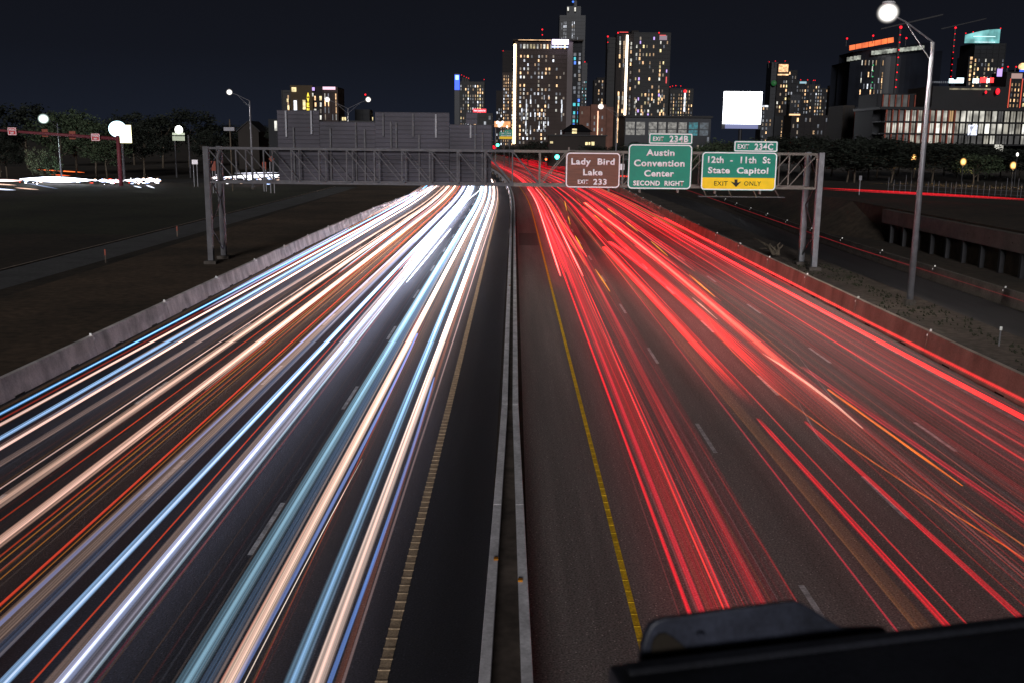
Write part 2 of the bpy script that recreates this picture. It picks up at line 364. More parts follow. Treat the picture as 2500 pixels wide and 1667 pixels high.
# ---------------------------------------------------------------- concrete barriers
def barrier(side, pts, seg, h, m, label, name="concrete_barrier", top=0.20, grp=None, notch=True, refl=True):
    """side +1: the sloped road face looks to +X. pts give the foot line of that face."""
    def xf(Y):
        for (xa, ya), (xb, yb) in zip(pts, pts[1:]):
            if ya <= Y <= yb: return xa + (xb - xa) * (Y - ya) / (yb - ya)
        return pts[0][0] if Y < pts[0][1] else pts[-1][0]
    s = side; n = 0
    pr = [(0, .02), (0, .09), (-.07 * s, .33), (-.17 * s, h), (-(.17 + top) * s, h), (-(.27 + top) * s, .02)]
    root = thing(name, label, "barrier", (xf(pts[0][1]), pts[0][1], 0), grp)
    y = pts[0][1]
    while y < pts[-1][1]:
        e = min(y + seg, pts[-1][1]); L = e - y; g_ = .03
        if n < 34:
            mb = MB(); mb.sweep([(xf(y + g_), y + g_), (xf(e - g_), e - g_)], pr)
            o = mb.build("barrier_section", m, root, bevel=.012)
            if notch and L > seg * .8:
                for k in (.25, .75):
                    c = y + seg * k
                    MB().box(*(sorted((xf(c) + .012 * s, xf(c) - .2 * s))), c - .35, c + .35, .02, .085).build("drain_slot_shade", M["black"], o)  # black block stands for the shade inside a slot
            if refl:
                rx, rz = xf(y) - .10 * s, h * .82
                MB().box(*(sorted((rx, rx + .03 * s))), y - .06, y - .02, rz, rz + .09).build("reflector", M["refl"], o)
                rx = xf(y) - (.17 + top / 2) * s
                MB().box(rx - .045, rx + .045, y + .03, y + .06, h + .002, h + .10).build("reflector", M["refl"], o)
        y = e; n += 1
    return root
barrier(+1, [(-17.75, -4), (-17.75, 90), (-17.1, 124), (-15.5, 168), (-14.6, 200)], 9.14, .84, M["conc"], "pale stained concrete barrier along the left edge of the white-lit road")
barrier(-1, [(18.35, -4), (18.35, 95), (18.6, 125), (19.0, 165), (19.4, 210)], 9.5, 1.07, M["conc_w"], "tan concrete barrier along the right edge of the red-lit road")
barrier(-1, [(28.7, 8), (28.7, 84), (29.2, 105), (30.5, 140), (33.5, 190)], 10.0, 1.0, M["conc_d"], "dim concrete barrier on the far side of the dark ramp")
# median: two thin walls with an open gap between them
for s, x, lab in ((-1, -.33, "left wall of the twin median barrier, faintly blue-grey"), (1, .25, "right wall of the twin median barrier, faintly pinkish grey")):
    root = thing("median_barrier", lab, "barrier", (x, 10, 0))
    pr = [(0, .02), (0, .10), (-.02 * s, .82), (-.21 * s, .82), (-.21 * s, .02)]
    y = 4.0; k = 0
    while y < 330 and k < 38:
        e = y + 9.1; P = [q for q in ys(y + .012, e - .012)]
        wm = lambda q: x + s * max(0, 31 - q) * .0100 + bend(q)
        MB().sweep([(wm(q), q) for q in P], pr).build("barrier_section", M["conc_m"], root, bevel=.015)
        y = e; k += 1
    for yq, zz in (((19.0, .70), (58, .70), (88, .7)) if s < 0 else ((18.0, .70),)):
        xq = wm(yq) - .17 * s; MB().box(xq - .045, xq + .045, yq, yq + .10, .825, .86).build("reflector", M["amber"], root)
mb = MB().tube([(-.08 + .02 * math.sin(q * .9), q, .1 + .06 * math.sin(q * 1.7)) for q in [12 + i * .5 for i in range(60)]], .025, 6)
tag(mb.build("cable", M["galv"], None), "loose grey cable lying in the gap of the median barrier", "cable")

# guard rail behind the right barrier
root = thing("guard_rail", "low dark steel guard rail running just behind the tan barrier", "guard rail", (19.35, 20, 0))
MB().tube([(19.5 + max(0, (60 - q)) * .006, q, .62) for q in range(10, 76, 3)], .055, 6).build("rail", M["galv"], root, smooth=True)
MB().tube([(19.75 + max(0, (60 - q)) * .008, q, .38) for q in range(10, 76, 3)], .045, 6).build("rail", M["truss"], root, smooth=True)
for q in range(12, 76, 4): MB().box(19.55, 19.7, q, q + .12, 0, .66).build("post", M["truss"], root)

# retaining wall with soldier piles
root = thing("retaining_wall", "low retaining wall with a pale cap beam over dark soldier piles", "wall", (36.2, 60, 0))
MB().box(35.7, 36.35, 44, 97, 1.75, 3.05).build("cap_beam", M["conc_d"], root, bevel=.03)
MB().box(36.15, 36.38, 44, 97, .02, 1.74).build("backing", M["dirt"], root)
for i in range(17): MB().box(35.75, 36.1, 45 + i * 3.1, 45.32 + i * 3.1, 0, 1.74).build("pile", M["dark"], root)
for i in range(14): MB().tube([(35.66, 46 + i * 3.6, 2.4), (35.70, 46 + i * 3.6, 2.4)], .06, 8).build("tie_hole_shade", M["black"], root)  # black plug painted in for the dark of each hole

# ---------------------------------------------------------------- the sign gantry
GY, GB = 73.5, 76.2
gan = thing("sign_gantry", "long steel truss sign gantry spanning both roadways", "gantry", (0, GY, 0))
zb, zt = 5.98, 8.42
XL, XR = -22.2, 22.0
for yk, tname in ((GY, "front"), (GB, "rear")):
    for z in (zb, zt):
        MB().bar((XL, yk, z), (0, yk, z), .16, .16).build("truss_chord", M["truss"], gan)
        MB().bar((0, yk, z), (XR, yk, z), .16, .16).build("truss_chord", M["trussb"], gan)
nodes = [XL + i * (XR - XL) / 22 for i in range(23)]
for i, x in enumerate(nodes):
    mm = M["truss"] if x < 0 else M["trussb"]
    for yk in (GY, GB): MB().bar((x, yk, zb + .08), (x, yk, zt - .08), .09).build("truss_post", mm, gan)
    MB().bar((x, GY + .08, zt), (x, GB - .08, zt), .07).build("truss_tie", mm, gan)
    MB().bar((x, GY + .08, zb), (x, GB - .08, zb), .07).build("truss_tie", mm, gan)
    if i < 22:
        x2 = nodes[i + 1]; up = x < 0
        for yk in (GY, GB):
            p, q = ((x + .06, yk, zt - .1), (x2 - .06, yk, zb + .1)) if up else ((x + .06, yk, zb + .1), (x2 - .06, yk, zt - .1))
            MB().bar(p, q, .07).build("truss_brace", mm, gan)
for xx, s in ((-22.35, -1), (22.3, 1)):
    for yk in (GY, GB + .6):
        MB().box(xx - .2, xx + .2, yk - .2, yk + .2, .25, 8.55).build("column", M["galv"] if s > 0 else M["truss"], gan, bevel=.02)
        MB().box(xx - .45, xx + .45, yk - .45, yk + .45, 0, .25).build("base_plate", M["conc_d"], gan, bevel=.03)
    for k in range(4):
        z0, z1 = .8 + k * 1.9, 2.7 + k * 1.9
        a, b = (GY + .2, GB + .4) if k % 2 else (GB + .4, GY + .2)
        MB().bar((xx, a, z0), (xx, b, z1), .09).build("column_brace", M["truss"], gan)

# backs of the signs for the other roadway (ribbed aluminium)
PY = 77.0
def back_sign(px0, px1, pyt, label, zbot=5.75, posts=()):
    a, b = atY(px0, 300, PY), atY(px1, 300, PY); zt_ = atY((px0 + px1) / 2, pyt, PY).z
    root = thing("overhead_sign", label, "road sign", (a.x, PY, zbot), "backs of overhead signs on the left half of the gantry")
    mb = MB(); nr = max(2, int((zt_ - zbot) / .305)); dz = (zt_ - zbot) / nr
    for k in range(nr):
        z0 = zbot + k * dz
        prof = [(PY, z0), (PY, z0 + dz * .80), (PY - .05, z0 + dz * .84), (PY - .05, z0 + dz * .96), (PY, z0 + dz)]
        for (ya, za), (yb, zb_) in zip(prof, prof[1:]): mb.quad((a.x, ya, za), (b.x, ya, za), (b.x, yb, zb_), (a.x, yb, zb_))
    mb.box(a.x, b.x, PY + .005, PY + .05, zbot, zt_)
    mb.build("panel", M["panel"], root)
    for pxp, py0, py1, lit in posts:
        q0, q1 = atY(pxp, py0, PY - .2), atY(pxp, py1, PY - .2)
        MB().box(q0.x - .06, q0.x + .06, PY - .22, PY - .07, q1.z, q0.z).build("mounting_beam", M["galv"] if lit else M["truss"], root)
    return root
back_sign(677, 779, 270, "tall ribbed sign back at the left end of the row", posts=((697, 271, 335, 1), (759, 271, 328, 1), (716, 312, 445, 0)))
back_sign(780, 915, 298, "wide low ribbed sign back, second of the row from the left", posts=((806, 313, 445, 0), (868, 300, 445, 0), (890, 316, 445, 0)))
back_sign(916, 1097, 275, "widest ribbed sign back with a bluish tint in the middle of the row", posts=((935, 278, 334, 0), (1008, 278, 335, 0), (954, 298, 362, 0), (967, 300, 362, 0), (1064, 280, 337, 1), (1023, 330, 445, 0)))
back_sign(1098, 1200, 305, "pinkish ribbed sign back at the right end of the row", posts=((1149, 306, 338, 1), (1160, 307, 445, 0), (1178, 323, 445, 0)))
back_sign(1138, 1165, 275, "small ribbed exit tab standing above the pinkish sign back", zbot=atY(1150, 304, PY).z)

# the three guide signs facing us
SY = 72.95
def z5(x, y): return 1350 + x / 3.357, 290 + y / 3.357
def wx(x, y=400): p = z5(x, y); return atY(p[0], p[1], SY)
def guide(name, label, px0, px1, pyt, pyb, m, r=.28):
    a = atY(px0, (pyt + pyb) / 2, SY); b = atY(px1, (pyt + pyb) / 2, SY); zt_ = atY((px0 + px1) / 2, pyt, SY).z; zb_ = atY((px0 + px1) / 2, pyb, SY).z
    root = thing(name, label, "road sign", (a.x, SY, zb_))
    mb = MB(); plate(mb, rrect(a.x, b.x, zb_, zt_, r), SY, SY + .05); mb.build("panel", m, root)
    mb = MB(); w = .075; ring(mb, rrect(a.x + .03, b.x - .03, zb_ + .03, zt_ - .03, r - .02), rrect(a.x + .03 + w, b.x - .03 - w, zb_ + .03 + w, zt_ - .03 - w, r - .08), SY - .006, SY)
    mb.build("border", M["white"], root)
    for k in (.2, .8):
        x = a.x + (b.x - a.x) * k
        MB().box(x - .06, x + .06, SY + .05, SY + .42, zb_ - .25, zt_ + .02).build("mounting_beam", M["trussb"], root)
    return root, a.x, b.x, zb_, zt_
def word(root, s, x0, x1, yt, yb, m=None, bold=.034, spacing=1.0, asc=.70):
    a, b = wx(x0, (yt + yb) / 2), wx(x1, (yt + yb) / 2)
    z1, z0 = wx((x0 + x1) / 2, yt).z, wx((x0 + x1) / 2, yb).z
    return letters("lettering", s, a.x, b.x, z0, z1, SY - .010, m or M["white"], root, bold=bold, spacing=spacing, asc=asc)
r1, *_ = guide("guide_sign", "brown guide sign reading Lady Bird Lake exit 233", 1381, 1514, 373, 460, M["brown"])
word(r1, "Lady  Bird", 150, 507, 328, 378, spacing=1.08); word(r1, "Lake", 247, 407, 416, 465, spacing=1.08)
word(r1, "EXIT", 203, 290, 503, 535, spacing=1.15); word(r1, "233", 330, 441, 497, 542, spacing=1.1)
r2, *_ = guide("guide_sign", "large green guide sign reading Austin Convention Center second right", 1533, 1689, 353, 463, M["green"], .3)
for s, a, b, t, u in (("Austin", 765, 997, 255, 305), ("Convention", 663, 1080, 340, 392), ("Center", 747, 993, 425, 475), ("SECOND  RIGHT", 658, 1073, 512, 550)):
    word(r2, s, a, b, t, u, spacing=1.08)
def tabsign(label, px0, px1, pyt, pyb, words):
    r, *_ = guide("exit_tab_sign", label, px0, px1, pyt, pyb, M["green"], .12)
    for s, a, b, t, u in words: word(r, s, a, b, t, u, spacing=1.12)
tabsign("small green tab reading exit 234B on the large green sign", 1584, 1691, 326, 353, (("EXIT", 820, 908, 150, 183), ("234B", 955, 1110, 143, 193)))
r3, ax, bx, zz0, zz1 = guide("guide_sign", "green and yellow guide sign reading 12th - 11th St State Capitol exit only", 1712, 1896, 372, 466, M["green"])
for s, a, b, t, u in (("12th  -  11th  St", 1270, 1783, 314, 365), ("State  Capitol", 1270, 1765, 402, 450)): word(r3, s, a, b, t, u, spacing=1.08)
zy = wx(1500, 486).z
mb = MB(); plate(mb, [(ax + .10, zz0 + .30), (ax + .17, zz0 + .17), (ax + .30, zz0 + .10), (bx - .30, zz0 + .10), (bx - .17, zz0 + .17), (bx - .10, zz0 + .30), (bx - .10, zy), (ax + .10, zy)], SY - .005, SY + .0)
mb.build("yellow_panel", M["yellow"], r3)
word(r3, "EXIT", 1320, 1432, 514, 550, M["black"], .01, 1.1); word(r3, "ONLY", 1566, 1705, 516, 551, M["black"], .01, 1.1)
A = [(1488, 500), (1512, 500), (1512, 527), (1545, 517), (1500, 563), (1454, 515), (1488, 527)]
mb = MB(); plate(mb, [(wx(x, y).x, wx(x, y).z) for x, y in A], SY - .014, SY - .006); mb.build("arrow", M["black"], r3)
tabsign("small green tab reading exit 234C on the yellow-footed sign", 1792, 1899, 345, 372, (("EXIT", 1513, 1607, 212, 248), ("234C", 1652, 1805, 207, 257)))
# catwalk / light bracket below the third sign
root = thing("sign_walkway", "narrow steel walkway bracket hanging below the yellow-footed sign", "walkway", (16, 72.3, 5.4))
MB().box(13.3, 19.4, 71.9, 72.5, 5.36, 5.42).build("grating", M["truss"], root)
for x in (13.8, 15.6, 17.4, 19.0): MB().bar((x, 72.0, 5.42), (x, 73.2, 5.85), .06).build("bracket", M["trussb"], root)
tag(MB().box(3.9, 4.02, 73.1, 73.24, 8.44, 8.75).box(4.02, 4.4, 73.15, 73.19, 8.5, 8.55).build("gantry_bracket", M["trussb"], None), "stub of an old sign bracket above the brown sign", "bracket")

# ---------------------------------------------------------------- light trails
RED = (1.12, 0.003, 0.022); REDL = (1.65, .085, .085); CRIM = (0.28, .001, .005); PINK = (.60, .36, .29); TAN = (.45, .27, .20)
BLUE = (.05, .19, .42); LBLUE = (.26, .44, .72); WHT = (.75, .82, .95); BRN = (.085, .055, .045); ORR = (.42, .035, .004); ORY = (.30, .11, .01)
TEAL = (.075, .135, .18); LAV = (.36, .42, .66); YEL = (1.2, .50, .02); GRY = (.10, .085, .09); PER = (.12, .18, .42)
def gainL(Y, a=1.0): return .46 * (1 + 2.8 * a * (max(0, min(Y, 85) - 14) / 38.0) ** 1.9)
def gainR(Y, a=1.0): return .37 * (1 + 2.2 * a * (max(0, min(Y, 90) - 22) / 70.0) ** 1.2)
def bundle(P, w, f, hf, seed, body=.58, ks=1.0):
    """a soft band made of many fine parallel strands"""
    if w < .16: return [(P, w, f, hf)]
    r = random.Random(seed); out = [(P, w, (lambda p: tuple(q * body for q in f(p))), hf * .7)]; n = max(3, int(w / .045))
    for i in range(n):
        o = (i + .5) / n - .5 + r.uniform(-.3, .3) / n; k = r.choice((.15, .3, .6, 1.0, 1.5)) ; sw = r.uniform(.018, .055); dz = r.uniform(-.03, .05)
        out.append(([(x + o * w * .92, y, z + dz) for x, y, z in P], sw, (lambda p, k=k: tuple(q * k * ks for q in f(p))), .8))
    return out
def trail_mesh(specs):
    """specs: list of (centre points, width, colour function of Y, height factor)"""
    V, Fc, C = [], [], []
    n = 8
    for pts, w, cf, hf in specs:
        b = len(V); K = len(pts)
        for i, p in enumerate(pts):
            t = min(i, K - 1 - i)
            tw = 1.0 if t > 0 else .35
            for k in range(n):
                a = 2 * math.pi * k / n
                V.append((p[0] + w / 2 * tw * math.cos(a), p[1], p[2] + w / 2 * hf * tw * math.sin(a))); C.append((*cf(p), 1))
        for i in range(K - 1):
            for k in range(n):
                k2 = (k + 1) % n; Fc.append([b + i * n + k, b + i * n + k2, b + (i + 1) * n + k2, b + (i + 1) * n + k])
    return V, Fc, C
def make_trail(name, specs, m, label=None, cat="light trail", group=None, kind=None):
    V, Fc, C = trail_mesh(specs); me = bpy.data.meshes.new(name); me.from_pydata(V, [], Fc); me.materials.append(m)
    at_ = me.attributes.new("glow", 'FLOAT_COLOR', 'POINT'); at_.data.foreach_set("color", [x for c in C for x in c])
    me.polygons.foreach_set("use_smooth", [True] * len(me.polygons))
    o = bpy.data.objects.new(name, me); col.objects.link(o); return tag(o, label, cat if kind is None else None, group, kind)
def centre(pts, z, y_near=None, y_far=None, smooth=True):
    """pixel points near -> far, unprojected to height z, then carried on along the road"""
    W = [at(px, py, z) for px, py in pts]; W.sort(key=lambda p: p.y)
    if smooth and len(W) >= 3:
        wy = np.array([p.y for p in W]); wx_ = np.array([p.x - bend(p.y) for p in W]); deg = 1 if (min(p[1] for p in pts) <= 480 or len(W) < 4) else 2
        cc = np.polyfit(wy / 50, wx_, deg, w=1 / np.sqrt(wy))
        W = [Vector((float(np.polyval(cc, q / 50)) + bend(q), q, z)) for q in np.linspace(W[0].y, min(W[-1].y, 130) if W[0].y < 120 else W[-1].y, 12)]
    def X(Y):
        if Y <= W[0].y:
            if len(W) > 1: return W[0].x + (W[1].x - W[0].x) / (W[1].y - W[0].y) * (Y - W[0].y) * .6
            return W[0].x
        for a, b in zip(W, W[1:]):
            if a.y <= Y <= b.y:
                t = (Y - a.y) / (b.y - a.y); return a.x + (b.x - a.x) * t
        return W[-1].x + bend(Y) - bend(W[-1].y)
    y0 = W[0].y if y_near is None else y_near; y1 = max(at(px, py, z).y for px, py in pts) if y_far is None else y_far
    return [(X(Y), Y, z) for Y in ys(y0, y1)]
def cf(c, gain, a=1.0, fade=None):
    def f(p):
        g_ = gain(p[1], a)
        if fade: t = min(1, max(0, (p[1] - fade[0]) / (fade[1] - fade[0]))); g_ *= t * t * (3 - 2 * t)
        return tuple(x * g_ for x in c)
    return f
def trailL(label, pts, w, c, a=1.0, near=8, far=420, core=None, z=.65, hf=.55):
    sm = 'swerving' not in label; sp = bundle(centre(pts, z, near, far, sm), w, cf(c, gainL, a), hf, label, .85, .55)
    if core: sp.append((centre(pts, z, near, far, sm), w * .30, cf(core, gainL, a), hf))
    return make_trail("headlight_trail", sp, M["trail"], label, "light trail", "headlight trails over the left road")
F_ = 460
L = [
 ("blue streak nearest the left concrete barrier", [(0,1006),(459,777),(765,603),(1040,F_)], .17, BLUE, 1.0, LBLUE),
 ("thin rust red streak beside the outermost blue streak", [(0,1018),(456,785),(790,603),(1043,F_)], .09, (.25,.02,.008), .4, None),
 ("pinkish white streak, first pale one from the left barrier", [(0,1035),(432,801),(799,605),(1050,F_)], .17, PINK, 1.0, (.5,.4,.36)),
 ("sky blue streak between the two outermost pinkish white ones", [(0,1066),(401,848),(758,631),(1054,F_)], .17, LBLUE, .8, None),
 ("pinkish white streak just right of the sky blue one", [(0,1086),(425,848),(799,627),(1060,F_)], .17, PINK, 1.0, (.5,.4,.36)),
 ("dull brown streak in the outer lane, fading out near the camera", [(0,1127),(401,892),(799,644),(1011,511),(1088,F_)], .24, BRN, 2.2, None),
 ("thin pink line riding the left edge of a broad tan band", [(0,1187),(401,926),(799,668),(1090,F_)], .05, (.7,.45,.38), .8, None),
 ("broad tan band in the second lane from the barrier", [(0,1219),(510,875),(799,678),(1094,F_)], .40, (.30,.19,.15), 1.3, TAN),
 ("thin orange line right of the broad tan band", [(0,1255),(425,968),(799,700),(1100,F_)], .05, ORR, .6, None),
 ("broad peach band in the second lane, right of the tan one", [(0,1315),(245,1127),(449,984),(700,787),(938,607),(1105,464)], .36, (.36,.21,.16), 1.3, PINK),
 ("red-orange line just right of the broad peach band", [(0,1353),(425,1018),(700,800),(1108,463)], .05, ORR, .5, None),
 ("amber line between two red-orange lines in the second lane", [(0,1365),(425,1030),(700,806),(1109,463)], .04, ORY, .5, None),
 ("dark red-orange line, third of the close set by the peach band", [(0,1383),(440,1035),(700,815),(1110,463)], .05, (.3,.04,.005), .5, None),
 ("faint amber line alone in the dark strip of the second lane", [(0,1398),(440,1050),(700,828),(1112,463)], .035, ORY, .4, None),
 ("vivid red-orange line crossing the lower left", [(0,1463),(272,1238),(532,1000),(700,848),(904,668),(1118,F_)], .075, (.75,.04,.004), .3, None),
 ("thin amber line hugging the vivid red-orange one", [(0,1476),(284,1240),(545,1000),(712,848),(1120,F_)], .03, ORY, .4, None),
 ("wide brown band with a steel blue core", [(0,1515),(272,1280),(566,1015),(700,884),(982,622),(1127,F_)], .50, (.11,.075,.062), 1.4, None),
 ("steel blue streak inside the wide brown band", [(0,1500),(315,1235),(562,1008),(700,875),(975,617),(1126,F_)], .10, PER, .8, None),
 ("dim navy band right of the wide brown band", [(0,1570),(330,1260),(600,1004),(760,840),(1000,615),(1131,F_)], .30, (.025,.035,.06), 1.6, None),
 ("thin mauve line left of the bright ice blue streak", [(0,1583),(340,1255),(617,1008),(1133,F_)], .07, GRY, .8, None),
 ("bright ice blue streak through the third lane", [(0,1655),(340,1336),(630,1000),(700,930),(853,790),(1023,627),(1135,F_)], .19, LBLUE, 1.6, WHT),
 ("rust line left of the wide mocha band", [(55,1667),(315,1391),(468,1238),(680,1013),(1140,F_)], .045, ORR, .5, None),
 ("wide mocha band in the third lane", [(106,1663),(476,1272),(692,1020),(940,720),(1144,F_)], .32, (.13,.085,.068), 1.5, None),
 ("bright lavender blue streak right of the mocha band", [(149,1663),(425,1361),(706,1000),(938,705),(1156,F_)], .25, LAV, 1.6, WHT),
 ("hazy grey-violet band right of the lavender blue streak", [(200,1663),(498,1289),(731,1000),(950,710),(1158,F_)], .24, (.13,.12,.15), 1.8, None),
 ("cool cyan fringe along the grey-violet band", [(215,1660),(515,1285),(742,1000),(960,706),(1160,F_)], .08, (.12,.2,.25), 1.4, None),
 ("faint crimson line along the dark middle lane", [(238,1655),(530,1290),(752,1000),(965,712)], .05, (.10,.006,.012), .8, None),
 ("short white streak ending over the middle lane", [(993,690),(1045,625),(1101,559)], .12, WHT, 1.0, None),
 ("pale streak swerving between the third and inner lanes", [(985,655),(1030,600),(1098,525),(1173,464)], .10, WHT, .8, None),
 ("wide teal band left of the inner lane's cream band", [(451,1667),(638,1374),(766,1140),(872,1000),(1006,746),(1084,630),(1176,464)], .36, TEAL, 1.6, (.14,.24,.31)),
 ("dusky blue haze right of the wide teal band", [(495,1667),(672,1374),(795,1140),(895,1000),(1020,746),(1178,464)], .22, (.03,.05,.085), 1.8, None),
 ("thin mauve line between the teal and cream bands", [(523,1667),(744,1264),(900,1000),(1030,740),(1180,464)], .07, GRY, 1.2, None),
 ("rust red line at the left edge of the cream band", [(540,1667),(755,1264),(906,1000),(1035,744)], .05, (.16,.02,.006), .8, None),
 ("broad cream band through the inner lane", [(553,1667),(698,1396),(829,1153),(923,1000),(1006,814),(1105,630),(1186,467)], .29, (.52,.36,.28), 1.8, PINK),
 ("periwinkle streak along the right edge of the cream band", [(578,1667),(722,1396),(846,1153),(936,1000),(1018,814)], .10, PER, 1.0, None),
 ("hair-thin white line right of the periwinkle streak", [(600,1660),(680,1500),(791,1293),(884,1120)], .022, (.8,.65,.55), .6, None),
 ("hair-thin red line in the dark gap of the inner lane", [(621,1667),(931,1000),(1040,780)], .03, (.22,.02,.01), .6, None),
 ("wide cyan band with a blue core in the innermost lane", [(700,1667),(820,1404),(906,1213),(992,1000),(1081,766),(1125,644),(1196,464)], .30, (.09,.16,.23), 1.8, (.16,.30,.52)),
 ("broad pale peach band, innermost of the broad ones", [(774,1667),(872,1383),(966,1153),(1013,1000),(1033,964),(1101,797),(1156,620),(1207,464)], .28, (.55,.40,.34), 1.8, PINK),
 ("clear blue streak right of the innermost peach band", [(804,1667),(936,1298),(1000,1120),(1060,920)], .09, (.12,.24,.62), .8, None),
 ("rust orange haze right of the clear blue streak", [(822,1667),(950,1298),(1035,1000),(1105,800),(1170,600)], .12, (.10,.028,.012), 1.2, None),
 ("thin rosy line beside the ribbed edge line", [(838,1667),(1055,1000),(1067,964),(1129,732),(1200,535),(1219,464)], .06, (.14,.09,.085), 1.5, None),
]
for lab, pts, w, c, a, core in L:
    ny = at(*pts[0], .65).y; closed = pts[0][1] < 1300 and pts[0][0] > 60
    fy = at(*pts[-1], .65).y
    trailL(lab, pts, w, c, a, near=(ny if closed else 8), far=(225 if pts[-1][1] < 480 else fy), core=core)
# thin uncounted streaks that fill the left lanes far off
sp = []
for i in range(34):
    x = rnd.choice((-15.6, -14.4, -11.9, -10.6, -8.3, -7.0, -4.6, -3.3)) + rnd.gauss(0, .28)
    y0 = rnd.uniform(30, 130); y1 = min(225, y0 + rnd.uniform(40, 300)); z = rnd.uniform(.55, .9)
    c = rnd.choice((PINK, WHT, LBLUE, TAN, (.5, .2, .08)))
    P = [(x + bend(Y), Y, z) for Y in ys(y0, y1)]
    sp.append((P, rnd.uniform(.04, .14), cf(tuple(q * .35 for q in c), gainL, .7), .6))
for i in range(46):
    x = rnd.uniform(-16.5, -2.9); z = rnd.uniform(.5, .9); P = [(x + bend(Y), Y, z) for Y in ys(8, rnd.uniform(60, 160))]
    c = rnd.choice(((.03, .004, .002), (.05, .02, .003), (.02, .02, .025), (.03, .022, .018)))
    sp.append((P, rnd.uniform(.02, .05), cf(c, gainL, .6), .6))
o = make_trail("light_streaks", sp, M["trail"], "fine faint streaks filling the left road between the broad bands", kind="stuff")

